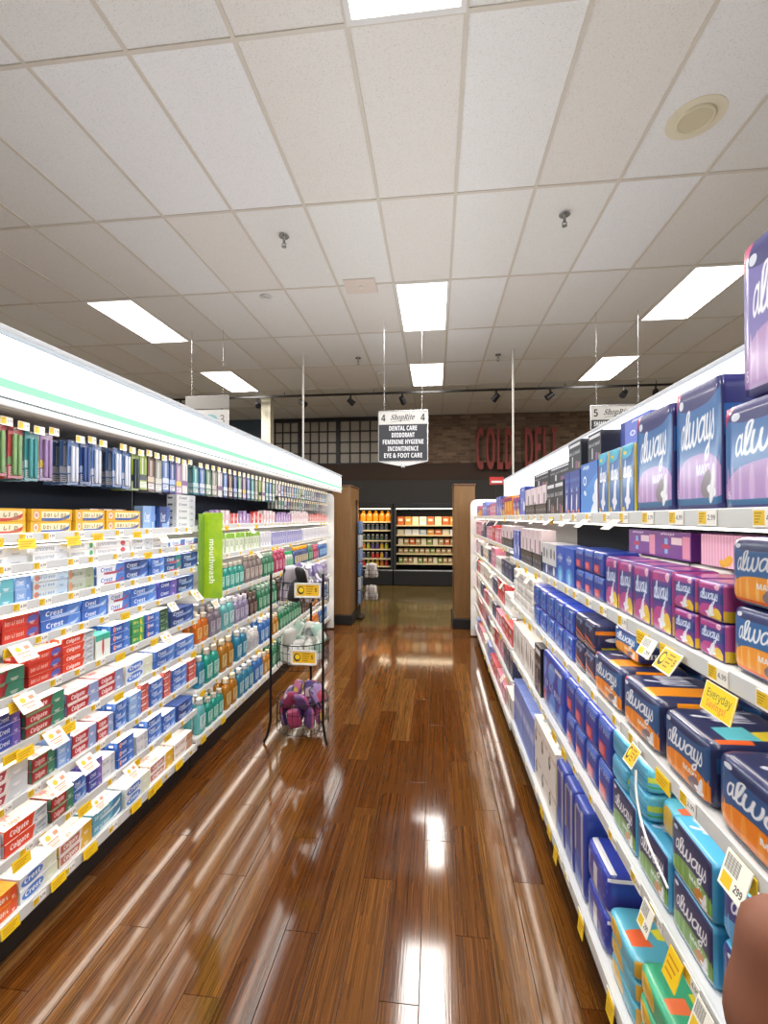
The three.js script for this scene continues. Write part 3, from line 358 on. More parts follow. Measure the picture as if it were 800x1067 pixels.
mesh('floor_board', B(-1.6 - XL, 0.015, WOOD_D - DN), plankMats[2], floor, V((XL - 1.6) / 2, -0.0085, (WOOD_D + DN) / 2));
const oliveTex = texture(noiseCanvas(512, 512, '#5a4a22', 1, 2600, (g, x, y) => { g.fillStyle = `rgba(${rnd() < 0.5 ? '44,34,14' : '122,102,54'},0.12)`; g.beginPath(); g.ellipse(x, y, 2 + rnd() * 12, 1 + rnd() * 7, rnd() * 3, 0, 7); g.fill(); }), true);
const oliveMats = [0xffffff, 0xeee4d2].map((c) => phys(c, 0.12, { map: oliveTex }));
for (let x = -2.4, i = 0; x < 1.8; x += 0.6, i++) for (let d = WOOD_D, j = 0; d < DF - 0.05; d += 0.6, j++) { const L = Math.min(0.6, DF - d); mesh('floor_tile', RB(0.597, 0.015, L - 0.003, 0.001), oliveMats[(i + j) % 2], floor, V(x + 0.3, -0.0075, d + L / 2)); }
mesh('floor_slab', B(XR - 1.8, 0.015, DF - WOOD_D), oliveMats[0], floor, V((XR + 1.8) / 2, -0.0085, (DF + WOOD_D) / 2));
mesh('floor_slab', B(-2.4 - XL, 0.015, DF - WOOD_D), oliveMats[0], floor, V((XL - 2.4) / 2, -0.0085, (DF + WOOD_D) / 2));

// lattice window on the back wall
const lattice = struct('window_1');
{
  const xa = -4.25, xb = -1.36, ya = 2.88, yb = 3.97, z = DF - 0.03, paneMat = std(0x9c9488, 0.35);
  mesh('window_frame', merge([at(B(xb - xa + 0.16, 0.09, 0.1), 0, (yb - ya) / 2 + 0.02, 0), at(B(xb - xa + 0.16, 0.09, 0.1), 0, -(yb - ya) / 2 - 0.02, 0), at(B(0.09, yb - ya, 0.1), (xb - xa) / 2 + 0.03, 0, 0), at(B(0.09, yb - ya, 0.1), -(xb - xa) / 2 - 0.03, 0, 0)]), M.black, lattice, V((xa + xb) / 2, (ya + yb) / 2, z));
  const mull = [-3.4, -2.42]; for (const m of mull) mesh('mullion', B(0.09, yb - ya, 0.09), M.black, lattice, V(m, (ya + yb) / 2, z));
  const edges = [[xa, -3.445], [-3.355, -2.465], [-2.375, xb]];
  for (const [a, b] of edges) {
    const n = 4, pw = (b - a) / n, ph = (yb - ya) / 4;
    for (let i = 0; i < n; i++) for (let j = 0; j < 4; j++) mesh('pane', B(pw - 0.03, ph - 0.03, 0.012), paneMat, lattice, V(a + (i + 0.5) * pw, ya + (j + 0.5) * ph, z + 0.01));
    for (let i = 1; i < n; i++) mesh('glazing_bar', B(0.03, yb - ya, 0.05), M.black, lattice, V(a + i * pw, (ya + yb) / 2, z));
    for (let j = 1; j < 4; j++) mesh('glazing_bar', B(b - a, 0.03, 0.05), M.black, lattice, V((a + b) / 2, ya + j * ph, z));
  }
}
// cream post near the back
{ const t = thing('pillar', 'cream square pillar rising to the ceiling behind the toothpaste shelving', 'pillar', V(-3.5, 0, 9.2)); mesh('shaft', RB(0.2, CY - 0.02, 0.2, 0.01), M.cream, t, V(-3.5, CY / 2 - 0.01, 9.2)); mesh('capital', RB(0.24, 0.05, 0.24, 0.008), M.cream, t, V(-3.5, CY - 0.03, 9.2)); }
// raised red lettering on the brick
{
  const font = await new FontLoader().loadAsync('fonts/droid/droid_sans_bold.typeface.json');
  const t = thing('wall_lettering', 'row of tall red raised letters mounted on the brown brick wall', 'lettering', V(0.95, 2.66, DF - 0.2));
  const red = std(0x822c26, 0.6); let x = 0.95;
  for (const ch of 'COLD DELI') {
    if (ch === ' ') { x += 0.22; continue; }
    const g = new TextGeometry(ch, { font, size: 0.98, depth: 0.06, curveSegments: 5, bevelEnabled: false }); g.scale(0.24, 1.0, 1); g.computeBoundingBox();
    mesh('letter', g, red, t, V(x - g.boundingBox.min.x, 2.68 - g.boundingBox.min.y, DF - 0.23)); x += g.boundingBox.max.x - g.boundingBox.min.x + 0.05;
  }
}
// track lights in front of the back wall
{
  const t = thing('track_light_rail', 'long black lighting track with swivel spot heads under the ceiling', 'track light', V(-0.5, 3.96, 8.8));
  mesh('rail', B(9.8, 0.035, 0.035), M.black, t, V(-0.5, 3.97, 8.8));
  for (const x of [-4.6, -3.0, -1.2, 0.6, 2.4, 4.0]) mesh('hanger', C(0.006, 0.006, 0.07, 6), M.black, t, V(x, 4.015, 8.8));
  for (const x of [-5.2, -4.3, -3.56, -2.63, -1.66, -0.64, 1.14, 2.13, 3.44, 3.99]) {
    const h = mesh('spot_head', merge([at(new THREE.CylinderGeometry(0.05, 0.06, 0.15, 12).rotateX(0.9), 0, -0.13, -0.01), at(B(0.03, 0.1, 0.03), 0, -0.05, 0)]), M.black, t, V(x, 3.955, 8.8)); h.rotation.y = x * 0.7;
  }
}

// ---------------------------------------------------------------- price tickets
const [tagCanvas, tgx] = canvas(512, 256), tagRect = {};
{
  const g = tgx; rect(g, '#f0efe9', 0, 0, 512, 256);
  const cell = (k, x, y, w, h, f) => { g.save(); g.beginPath(); g.rect(x, y, w, h); g.clip(); g.translate(x, y); f(); g.restore(); tagRect[k] = [x + 1, y + 1, w - 2, h - 2]; };
  ['2.99', '3.79', '4.99'].forEach((s, i) => cell('ticket' + i, i * 128, 0, 128, 64, () => { rect(g, '#f2f1ec', 0, 0, 128, 64); rect(g, '#e7bf1f', 4, 6, 56, 50); for (let j = 0; j < 4; j++) rect(g, '#8a7420', 10, 14 + j * 10, 36 - j * 5, 3); word(g, s, 94, 30, 28, '#6a6a6c'); }));
  cell('yellow', 0, 64, 128, 64, () => { rect(g, '#f3cc22', 0, 0, 128, 64); for (let j = 0; j < 3; j++) rect(g, '#c98a1a', 14, 16 + j * 14, 96 - j * 14, 5); });
  cell('everyday', 128, 64, 192, 96, () => { rect(g, '#f2efe0', 0, 0, 192, 96); rect(g, '#f0cf1c', 4, 4, 184, 88); word(g, 'Everyday', 96, 34, 36, '#4a5a3c', { bold: false, fit: 150 }); word(g, 'Savings!', 92, 66, 32, '#e08a3a', { fit: 120 }); });
  cell('flag', 320, 64, 128, 96, () => { rect(g, '#f1ece4', 0, 0, 128, 96); oval(g, '#e8b92c', 42, 30, 16, 14); for (let j = 0; j < 4; j++) rect(g, ['#d9785c', '#c9b29c', '#d58a70', '#b9b2a8'][j], 20 + j * 6, 50 + j * 10, 78 - j * 10, 5); rect(g, '#d9906c', 80, 18, 30, 20); });
  cell('barcode', 0, 160, 128, 96, () => { rect(g, '#f3f1e6', 0, 0, 128, 96); for (let j = 0; j < 14; j++) rect(g, '#2c2c30', 10 + j * 5, 8, j % 3 ? 2 : 3, 40); rect(g, '#e9c52a', 10, 56, 50, 32); word(g, '299', 94, 70, 26, '#333'); });
  cell('sale', 128, 160, 128, 64, () => { rect(g, '#f0ede4', 0, 0, 128, 64); rect(g, '#e6b71e', 5, 5, 118, 54); oval(g, '#3a3226', 28, 32, 18, 20); oval(g, '#f2d21c', 30, 30, 13, 13); for (let j = 0; j < 4; j++) rect(g, '#8a6a1c', 56, 12 + j * 11, 40 - j * 4, 4); word(g, '5', 108, 30, 26, '#5a4416'); });
}
const tagMat = std(0xffffff, 0.45, 0, { map: texture(tagCanvas) });
function cardGeo(kind, w, h) {           // a thin card whose two broad faces (towards +x and -x) carry the print
  return cached(`t${kind}${w}${h}`, () => { const g = new THREE.BoxGeometry(0.002, h, w), u = g.attributes.uv, r = tagRect[kind]; for (let i = 0; i < u.count; i++) { const q = i < 8 ? 1 : 0.02; u.setXY(i, (r[0] + (q === 1 ? u.getX(i) : 0.02) * r[2]) / 512, 1 - (r[1] + (1 - (q === 1 ? u.getY(i) : 0.05)) * r[3]) / 256); } return g; });
}

// ---------------------------------------------------------------- shelving
// side = +1 faces +x (the toothpaste run), side = -1 faces -x (the pad run)
const ledMat = glow(0xfff4e6, LIGHT.shelfGlow);
function shelvingUnit(o) {
  const { side, X, Da, Db, depth, heights, base, top, label } = o, Dm = (Da + Db) / 2, L = Db - Da, back = X - side * depth;
  const u = thing('shelving_unit', label, 'shelving', V(X - side * depth / 2, 0, Dm));
  mesh('back_panel', B(0.03, top - 0.1, L), M.back, u, V(back - side * 0.015, top / 2 + 0.05, Dm));
  if (o.darkBack) mesh('dark_back_panel', B(0.012, o.darkBack[1] - o.darkBack[0], L - 0.02), M.navyBack, u, V(back + side * 0.007, (o.darkBack[0] + o.darkBack[1]) / 2, Dm));
  mesh('kickplate', B(0.03, base - 0.05, L), M.kick, u, V(X - side * 0.06, (base - 0.05) / 2, Dm));
  mesh('base_body', B(depth - 0.08, base - 0.05, L - 0.02), M.kick, u, V(X - side * (depth / 2 + 0.02), (base - 0.05) / 2, Dm));
  for (const d of o.ends ?? []) {
    const tp = o.endTop ?? top, w = depth + 0.05, s = new THREE.Shape(), r = 0.09;    // end panel, rounded at its upper front corner
    s.moveTo(0, 0.02); s.lineTo(0, tp); s.lineTo(w - r, tp); s.quadraticCurveTo(w, tp, w, tp - r); s.lineTo(w, 0.02); s.closePath();
    const g = new THREE.ExtrudeGeometry(s, { depth: 0.025, bevelEnabled: false, curveSegments: 6 }); if (side < 0) g.scale(-1, 1, 1);
    if (side < 0) { const ix = g.attributes.position; for (let i = 0; i < ix.count; i += 3) for (const a of ['position', 'normal', 'uv']) { const t = g.attributes[a], n = t.itemSize; for (let c = 0; c < n; c++) { const q = t.array[(i + 1) * n + c]; t.array[(i + 1) * n + c] = t.array[(i + 2) * n + c]; t.array[(i + 2) * n + c] = q; } } }
    mesh('end_panel', g, M.white, u, V(back, 0, d));
  }
  const shelves = [];
  [...heights, base].forEach((y, n) => {        // y: height of the shelf's top face
    const isBase = n === heights.length, dp = isBase ? depth : (o.depths?.[n] ?? depth), th = 0.022;
    const s = mesh('shelf', RB(dp, th, L - 0.006, 0.003), M.shelf, u, V(back + side * dp / 2, y - th / 2, Dm)), front = back + side * dp;
    const lipH = isBase ? 0.045 : 0.034;
    mesh('price_rail', RB(0.008, lipH, L - 0.006, 0.002), M.rail, s, V(front + side * 0.004, y - lipH / 2 + 0.006, Dm));
    if (!isBase && !(o.dark ?? []).includes(n)) {
      mesh('light_strip', B(0.022, 0.01, L - 0.06), ledMat, s, V(front - side * 0.03, y - th - 0.007, Dm));
      areaLight(s, 0.022, L - 0.06, LIGHT.shelf, 0xfff2e2, V(front - side * 0.03, y - th - 0.014, Dm), DOWN, 0);
    }
    const face = front + side * 0.0095;
    for (let d = Math.max(Da + 0.05, o.tagFrom ?? 0) + rnd() * 0.05; d < Db - 0.05; d += (o.tagStep ?? 0.12) * (0.7 + rnd() * 0.7)) {
      const k = rnd();
      if (k < 0.74) mesh('price_ticket', cardGeo('ticket' + Math.floor(rnd() * 3), 0.056, 0.028), tagMat, s, V(face, y - lipH / 2 + 0.006, d));
      else if (k < 0.94) mesh('sale_ticket', cardGeo('yellow', 0.062, isBase ? 0.04 : 0.032), tagMat, s, V(face + side * 0.001, y - lipH / 2 - (isBase ? 0.004 : 0.008), d));
      else if (!isBase) { const f = mesh('shelf_flag', cardGeo('flag', 0.07, 0.055), tagMat, s, V(face + side * 0.018, y - lipH / 2 - 0.034, d)); f.rotation.z = side * 0.6; }
    }
    shelves.push({ mesh: s, y, front, face });
  });
  return { u, shelves, back, side, X };
}
const LX = -1.46, RX = 0.5;
const tooth = shelvingUnit({ side: 1, X: LX, Da: 0.7, Db: 2.665, depth: 0.44, heights: [1.49, 1.383, 1.247, 1.112, 0.93, 0.75, 0.566, 0.377], base: 0.165, top: 1.89, darkBack: [1.53, 1.885], tagFrom: 1.15, tagStep: 0.12, label: 'white lit shelving unit of toothpaste cartons with toothbrush hooks' });
const mouth = shelvingUnit({ side: 1, X: LX, Da: 2.67, Db: 6.22, depth: 0.44, heights: [1.5, 1.295, 1.036, 0.76, 0.475], base: 0.185, top: 1.89, darkBack: [1.53, 1.885], ends: [6.245], endTop: 1.89, tagStep: 0.16, label: 'white lit shelving unit of coloured mouthwash bottles ending by the wooden pillar' });
const padsA = shelvingUnit({ side: -1, X: RX, Da: 0.45, Db: 3.145, depth: 0.44, heights: [1.56, 1.285, 1.0, 0.66], base: 0.2, top: 1.76, darkBack: [1.3, 1.53], tagFrom: 0.6, tagStep: 0.13, label: 'white lit shelving unit of sanitary pad packs with bright back panel' });  // navy sheet stands for the dark cavity behind the second shelf, no hooks
const padsB = shelvingUnit({ side: -1, X: RX, Da: 3.15, Db: 6.02, depth: 0.44, heights: [1.56, 1.34, 1.11, 0.89, 0.67, 0.45], base: 0.16, top: 1.76, ends: [6.05], endTop: 1.785, tagStep: 0.15, label: 'white lit shelving unit of small care boxes, the care unit, with rounded end panel' });

// big cards that stand out from the rails
function bigCard(unit, n, d, kind, w, h, drop, tilt, name) { const s = unit.shelves[n]; const m = mesh(name, cardGeo(kind, w, h), tagMat, s.mesh, V(s.face + unit.side * (0.004 + Math.abs(Math.sin(tilt)) * h / 2), s.y - drop, d)); m.rotation.z = unit.side * tilt; return m; }
bigCard(padsA, 1, 0.845, 'everyday', 0.085, 0.05, 0.052, 0.25, 'savings_card').userData.label = 'yellow Everyday savings card';
for (const [n, d, k, w, h, drop, t] of [[1, 1.0, 'sale', 0.07, 0.05, 0.03, 0.6], [1, 1.1, 'barcode', 0.06, 0.045, 0.03, 0.5], [3, 1.12, 'barcode', 0.05, 0.06, 0.03, 0.3], [3, 1.0, 'yellow', 0.05, 0.06, 0.03, 0.3], [2, 0.8, 'barcode', 0.06, 0.06, 0.03, 0.3], [3, 0.9, 'barcode', 0.05, 0.06, 0.03, 0.3], [2, 1.18, 'sale', 0.05, 0.05, 0.03, 0.5]]) bigCard(padsA, n, d, k, w, h, drop, t, 'shelf_card');
for (const d of [1.3, 1.55, 1.75, 2.0, 2.3, 2.7]) bigCard(padsA, 0, d, 'flag', 0.06, 0.04, 0.03, 0.9, 'shelf_flag');
for (const d of [1.05, 1.36, 1.62, 1.95]) bigCard(padsA, 4, d, 'yellow', 0.05, 0.055, 0.03, 0.1, 'sale_ticket');
for (const [n, d] of [[3, 1.44], [3, 2.6], [4, 1.46], [5, 1.58], [6, 1.6], [6, 1.74], [7, 1.57], [7, 2.02], [4, 2.3]]) bigCard(tooth, n, d, 'flag', 0.08, 0.07, 0.03, 0.7, 'shelf_flag');
for (const [n, d] of [[0, 1.47], [0, 1.68], [4, 1.44], [5, 1.47], [5, 1.66], [7, 1.46], [7, 1.75], [8, 1.42], [8, 1.62], [8, 1.78], [8, 2.08], [8, 2.25], [8, 2.45]]) bigCard(tooth, n, d, 'yellow', 0.07, 0.036, n === 8 ? 0.014 : 0.034, 0.15, 'sale_ticket');

// lit canopies along the tops of the two runs
{
  const Da = 0.3, Db = 6.25, L = Db - Da, Dm = (Da + Db) / 2, x0 = -1.95, x1 = -1.31, y0 = 1.895, y1 = 2.125;
  const t = thing('light_canopy', 'long glowing white canopy with green stripe above the toothpaste shelving', 'light canopy', V(-1.63, y0, Dm));
  mesh('housing', merge([at(B(x1 - x0 - 0.03, 0.025, L), 0, y1 - 0.0125, 0), at(B(0.03, y1 - 1.93, L), (x0 - x1) / 2 + 0.015, (y1 + 1.93) / 2, 0), at(B(x1 - x0 - 0.14, 0.02, L), -0.05, y0 + 0.03, 0), at(B(x1 - x0 - 0.04, y1 - y0 - 0.05, 0.02), 0, (y0 + y1) / 2, L / 2 - 0.012)]), M.canopy, t, V((x0 + x1) / 2, 0, Dm));
  mesh('top_trim', RB(0.03, 0.022, L, 0.006), M.canopy, t, V(x1 - 0.003, y1 + 0.002, Dm));
  mesh('diffuser', RB(0.014, y1 - y0 - 0.045, L, 0.004), glow(0xf4fbff, LIGHT.canopyGlow), t, V(x1 - 0.007, (y0 + y1) / 2 + 0.006, Dm));
  mesh('green_stripe', B(0.004, 0.028, L - 0.02), new THREE.MeshStandardMaterial({ color: 0x7ab893, emissive: 0x84e6ac, emissiveIntensity: 0.6, roughness: 0.4 }), t, V(x1 + 0.012, y0 + 0.062, Dm));
  mesh('lower_trim', RB(0.03, 0.024, L, 0.005), M.white, t, V(x1 - 0.008, y0 + 0.006, Dm));
  mesh('lamp_tube', new THREE.CylinderGeometry(0.013, 0.013, L - 0.1, 8).rotateX(Math.PI / 2), glow(0xfff6ea, 4), t, V(x1 - 0.06, y0 + 0.022, Dm));
  areaLight(t, L - 0.05, y1 - y0 - 0.05, LIGHT.canopyFace, 0xf2f8ff, V(x1 + 0.006, (y0 + y1) / 2 + 0.006, Dm), 0, -Math.PI / 2);
  mesh('uplight_tube', new THREE.CylinderGeometry(0.013, 0.013, L - 0.1, 8).rotateX(Math.PI / 2), glow(0xfff6ea, 4), t, V(x0 + 0.25, y1 + 0.016, Dm));
  areaLight(t, 0.06, L - 0.1, LIGHT.canopyUp, 0xfdfcfa, V(x0 + 0.25, y1 + 0.032, Dm), -DOWN, 0);
  areaLight(t, 0.05, L - 0.1, LIGHT.canopyDown, 0xfff4e8, V(x1 - 0.055, y0 + 0.006, Dm), DOWN, 0);
}
{
  const Da = 0.2, Db = 6.05, L = Db - Da, Dm = (Da + Db) / 2, x0 = 0.88, x1 = 1.3, y0 = 1.79, y1 = 2.03;
  const t = thing('light_canopy', 'plain glowing white canopy behind the top shelf of pad packs', 'light canopy', V(1.09, y0, Dm));
  mesh('housing', merge([at(B(x1 - x0 - 0.03, 0.025, L), 0, y1 - 0.0125, 0), at(B(0.03, y1 - y0, L), (x1 - x0) / 2 - 0.015, (y0 + y1) / 2, 0), at(B(x1 - x0 - 0.03, 0.02, L), 0, y0 + 0.02, 0), at(B(x1 - x0 - 0.04, y1 - y0 - 0.05, 0.02), 0, (y0 + y1) / 2, -L / 2 + 0.012)]), M.canopy, t, V((x0 + x1) / 2, 0, Dm));
  const sp = thing('shelving_spine', 'white upright spine carrying the canopy behind the pad shelving', 'spine', V(1.13, 0, Dm)); mesh('panel', B(0.26, y0 - 0.02, L - 0.05), M.back, sp, V(1.13, (y0 - 0.02) / 2 + 0.005, Dm)); mesh('foot', B(0.28, 0.04, L - 0.05), M.kick, sp, V(1.13, 0.022, Dm));
  mesh('top_trim', RB(0.03, 0.022, L, 0.006), M.canopy, t, V(x0 + 0.003, y1 + 0.002, Dm));
  mesh('diffuser', RB(0.014, y1 - y0 - 0.02, L, 0.004), glow(0xf4f8ff, LIGHT.canopyGlow), t, V(x0 + 0.007, (y0 + y1) / 2 - 0.002, Dm));
  mesh('uplight_tube', new THREE.CylinderGeometry(0.013, 0.013, L - 0.1, 8).rotateX(Math.PI / 2), glow(0xfff6ea, 4), t, V(x1 - 0.15, y1 + 0.016, Dm));
  areaLight(t, 0.06, L - 0.1, LIGHT.canopyUp, 0xfdfcfa, V(x1 - 0.15, y1 + 0.032, Dm), -DOWN, 0);
  areaLight(t, L - 0.05, y1 - y0 - 0.03, LIGHT.canopyFace, 0xf4f7ff, V(x0 - 0.003, (y0 + y1) / 2, Dm), 0, Math.PI / 2);
}

// ---------------------------------------------------------------- toothpaste cartons (distances along the aisle in metres, kind, how many high)
const CARTON_ROWS = [
  [[1.288, 1.498, 'yr', 2], [1.509, 1.701, 'yb', 2], [1.711, 1.880, 'yb', 2], [1.886, 2.126, 'yb', 2]],
  [[1.259, 1.506, 'wg', 2], [1.513, 1.676, 'wg', 2], [1.686, 1.822, 'wgn', 2], [1.827, 2.054, 'wrd', 2], [2.061, 2.374, 'cw', 2], [2.384, 2.683, 'bw', 1]],
  [[1.288, 1.441, 'te', 2], [1.444, 1.513, 'lb', 2], [1.518, 1.681, 'po', 3], [1.686, 1.827, 'go', 2], [1.833, 2.013, 'bw', 2], [2.019, 2.203, 'nv', 2], [2.211, 2.329, 'bl', 2], [2.338, 2.499, 'nt', 2], [2.510, 2.683, 'nv', 2]],
  [[1.273, 1.398, 'rd', 2], [1.401, 1.550, 'rd', 2], [1.555, 1.751, 'bl', 2], [1.757, 1.910, 'bl', 2], [1.916, 2.061, 'bw', 2], [2.068, 2.277, 'bl', 2], [2.286, 2.460, 'bp', 2], [2.469, 2.649, 'nv', 2]],
  [[1.288, 1.494, 'dr', 2], [1.498, 1.648, 'rd', 3], [1.652, 1.822, 'rw', 4], [1.827, 1.922, 'kd', 1], [1.928, 2.061, 'bo', 3], [2.068, 2.164, 'gn', 3], [2.172, 2.294, 'bo', 3], [2.303, 2.384, 'dg', 3], [2.402, 2.649, 'nv', 2]],
  [[1.288, 1.384, 'nv', 3], [1.387, 1.482, 'bp', 3], [1.490, 1.667, 'dr', 3], [1.676, 1.850, 'db', 2], [1.856, 2.019, 'db', 2], [2.026, 2.236, 'lo', 2], [2.252, 2.431, 'bl', 2], [2.440, 2.649, 'bl', 2]],
  [[1.288, 1.506, 'wc', 3], [1.530, 1.634, 'dr', 2], [1.638, 1.706, 'lb', 3], [1.711, 1.845, 'db', 2], [1.850, 1.954, 'db', 2], [1.960, 2.040, 'bl', 3], [2.047, 2.141, 'lb', 3], [2.149, 2.211, 'rs', 4], [2.219, 2.329, 'bl', 3], [2.338, 2.402, 'rs', 4], [2.421, 2.572, 'bl', 3], [2.583, 2.671, 'rs', 3]],
  [[1.288, 1.415, 'pk', 2], [1.419, 1.598, 'rw', 2], [1.602, 1.716, 'dr', 2], [1.721, 1.794, 'bl', 2], [1.800, 1.880, 'bp', 3], [1.886, 1.973, 'pk', 2], [1.979, 2.097, 'bo', 3], [2.104, 2.195, 'pk', 2], [2.203, 2.329, 'bl', 3], [2.338, 2.460, 'bl', 2], [2.469, 2.637, 'nv', 2]],
  [[1.288, 1.398, 'rd', 1], [1.401, 1.478, 'or', 2], [1.482, 1.648, 'lo', 2], [1.652, 1.827, 'wy', 2], [1.833, 2.019, 'tl', 2], [2.026, 2.211, 'lo', 2], [2.227, 2.440, 'wy', 2], [2.450, 2.649, 'wb', 2]],
];
const BOTTLE_ROWS = {
  2: [[2.989, 3.388, 'teal'], [3.406, 3.765, 'taupe'], [3.787, 4.047, 'green'], [4.073, 4.374, 'magenta'], [4.403, 4.621, 'mint'], [4.654, 5.165, 'sunny'], [5.205, 5.375, 'green'], [5.419, 5.649, 'magenta'], [5.698, 6.117, 'blue']],
  3: [[2.689, 2.841, 'orange'], [2.854, 3.018, 'mauve'], [3.032, 3.217, 'aqua'], [3.233, 3.480, 'lilac'], [3.499, 3.658, 'brown'], [3.679, 4.125, 'green'], [4.151, 4.789, 'brown'], [4.824, 5.509, 'white'], [5.555, 6.117, 'lilac']],
  4: [[2.706, 2.791, 'blueteal'], [2.803, 2.989, 'teal'], [3.004, 3.217, 'amber'], [3.250, 3.461, 'blueteal'], [3.480, 3.700, 'white'], [3.722, 3.998, 'blue'], [4.022, 4.178, 'amber'], [4.204, 4.896, 'green'], [4.933, 5.289, 'brown'], [5.331, 5.649, 'orange'], [5.698, 6.117, 'blue']],
  5: [[2.706, 2.816, 'aqua'], [2.828, 3.062, 'teal'], [3.077, 3.283, 'amber'], [3.300, 3.577, 'blueteal'], [3.597, 3.787, 'blue'], [3.809, 3.973, 'amber'], [3.998, 5.165, 'green'], [5.205, 5.649, 'orange'], [5.698, 6.117, 'blue']],
};
const SMALL_BOX_ROWS = {
  1: [[2.948, 3.062, 'gb', 1], [3.077, 3.217, 'gb', 1], [3.233, 3.388, 'gb', 1], [3.406, 3.700, 'gb', 1], [3.722, 3.973, 'wx', 1], [3.998, 4.403, 'vb', 1], [4.433, 4.933, 'vb', 1], [5.008, 6.117, 'wx', 1]],
  0: [[2.854, 2.989, 'vt', 1], [3.004, 3.138, 'wt', 1], [3.153, 3.283, 'rt', 1], [3.300, 3.499, 'vt', 1], [3.518, 3.765, 'rt', 1], [3.787, 4.073, 'wt', 1], [4.099, 4.525, 'vt', 1], [4.556, 5.165, 'wt', 1], [5.205, 6.117, 'rt', 1]],
};


const ORD = ['top', 'second', 'third', 'fourth', 'fifth', 'sixth', 'seventh', 'eighth', 'bottom'];
const gapAbove = (unit, n) => (n === 0 ? 0.4 : unit.shelves[n - 1].y - unit.shelves[n].y - 0.036);
CARTON_ROWS.forEach((row, n) => {
  const y0 = tooth.shelves[n].y, gap = n === 0 ? 0.3 : gapAbove(tooth, n);
  for (const [a, b, kind, high] of row) {
    const cols = Math.max(1, Math.round((b - a) / 0.165)), len = (b - a - 0.004) / cols - 0.002;
    const h = kind === 'kd' ? Math.min(0.105, gap - 0.01) : Math.min(high === 2 ? 0.046 : 0.041, (gap - 0.008) / high), dp = kind === 'kd' ? 0.06 : 0.05, inset = rr(0.002, 0.016);
    const geo = cartonGeo(kind, dp, h - 0.001, len, 0), say = `${CARTON[kind].say} on the ${ORD[n]} toothpaste shelf`, deep = n < 4 ? 1 : 2;
    for (let c = 0; c < cols; c++) for (let q = 0; q < deep; q++) for (let k = 0; k < (q && kind !== 'kd' ? Math.max(1, high) : high); k++)
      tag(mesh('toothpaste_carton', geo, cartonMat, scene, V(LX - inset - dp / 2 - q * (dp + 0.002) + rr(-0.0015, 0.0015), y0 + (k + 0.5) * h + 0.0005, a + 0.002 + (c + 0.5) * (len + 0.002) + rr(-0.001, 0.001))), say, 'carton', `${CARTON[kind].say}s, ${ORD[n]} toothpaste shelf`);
  }
});
{ // odd things at the far end of the top toothpaste shelf
  const y0 = tooth.shelves[0].y;
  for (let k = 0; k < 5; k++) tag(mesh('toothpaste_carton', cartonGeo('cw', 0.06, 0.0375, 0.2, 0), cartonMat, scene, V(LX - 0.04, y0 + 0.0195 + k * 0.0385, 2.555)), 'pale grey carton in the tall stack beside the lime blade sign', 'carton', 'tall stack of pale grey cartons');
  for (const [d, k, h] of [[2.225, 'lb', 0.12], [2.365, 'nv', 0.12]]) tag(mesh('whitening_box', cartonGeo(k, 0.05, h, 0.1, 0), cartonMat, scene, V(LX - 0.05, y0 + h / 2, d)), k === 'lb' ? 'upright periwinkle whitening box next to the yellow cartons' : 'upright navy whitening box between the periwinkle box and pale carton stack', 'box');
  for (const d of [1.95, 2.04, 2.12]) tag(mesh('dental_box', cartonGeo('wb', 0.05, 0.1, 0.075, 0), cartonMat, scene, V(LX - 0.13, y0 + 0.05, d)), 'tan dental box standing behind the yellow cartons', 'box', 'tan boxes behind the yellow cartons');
}
// upright cartons on the two upper shelves of the mouthwash unit
for (const n of [0, 1]) for (const [a, b, kind] of SMALL_BOX_ROWS[n]) {
  const w = n ? 0.062 : 0.075, cols = Math.max(1, Math.round((b - a) / w)), len = (b - a) / cols, hh = n ? { gb: 0.135, wx: 0.13, vb: 0.12 }[kind] : { vt: 0.1, wt: 0.12, rt: 0.095 }[kind];
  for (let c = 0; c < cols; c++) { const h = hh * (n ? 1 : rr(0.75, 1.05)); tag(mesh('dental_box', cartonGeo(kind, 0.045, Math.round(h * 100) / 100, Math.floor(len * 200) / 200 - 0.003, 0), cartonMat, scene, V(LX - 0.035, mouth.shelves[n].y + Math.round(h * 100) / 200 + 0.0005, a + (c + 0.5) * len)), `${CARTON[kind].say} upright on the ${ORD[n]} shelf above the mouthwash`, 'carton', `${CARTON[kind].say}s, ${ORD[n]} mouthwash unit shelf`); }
}

// ---------------------------------------------------------------- bottles
function loft(rings, seg = 14) {          // rings: [height, half width along z, half depth along x, squareness]
  const pos = [], idx = [], n = rings.length;
  for (const [y, a, b, p] of rings) for (let i = 0; i < seg; i++) { const t = (i / seg) * Math.PI * 2, c = Math.cos(t), s = Math.sin(t), e = 2 / p; pos.push(Math.sign(c) * Math.pow(Math.abs(c), e) * b, y, Math.sign(s) * Math.pow(Math.abs(s), e) * a); }
  for (let r = 0; r < n - 1; r++) for (let i = 0; i < seg; i++) { const a = r * seg + i, b = r * seg + (i + 1) % seg; idx.push(a, a + seg, b, b, a + seg, b + seg); }
  const cap = (r, up) => { const c = pos.length / 3; pos.push(0, rings[r][0], 0); for (let i = 0; i < seg; i++) { const a = r * seg + i, b = r * seg + (i + 1) % seg; up ? idx.push(a, c, b) : idx.push(b, c, a); } };
  cap(0, false); cap(n - 1, true);
  const g = new THREE.BufferGeometry(); g.setAttribute('position', new THREE.Float32BufferAttribute(pos, 3)); g.setIndex(idx); g.computeVertexNormals(); return g;
}
const bodyGeo = loft([[0, 0.034, 0.019, 3], [0.006, 0.039, 0.024, 3.4], [0.1, 0.04, 0.025, 3.4], [0.128, 0.038, 0.024, 3.2], [0.148, 0.028, 0.019, 2.6], [0.156, 0.017, 0.015, 2.1], [0.162, 0.0155, 0.0155, 2]]);
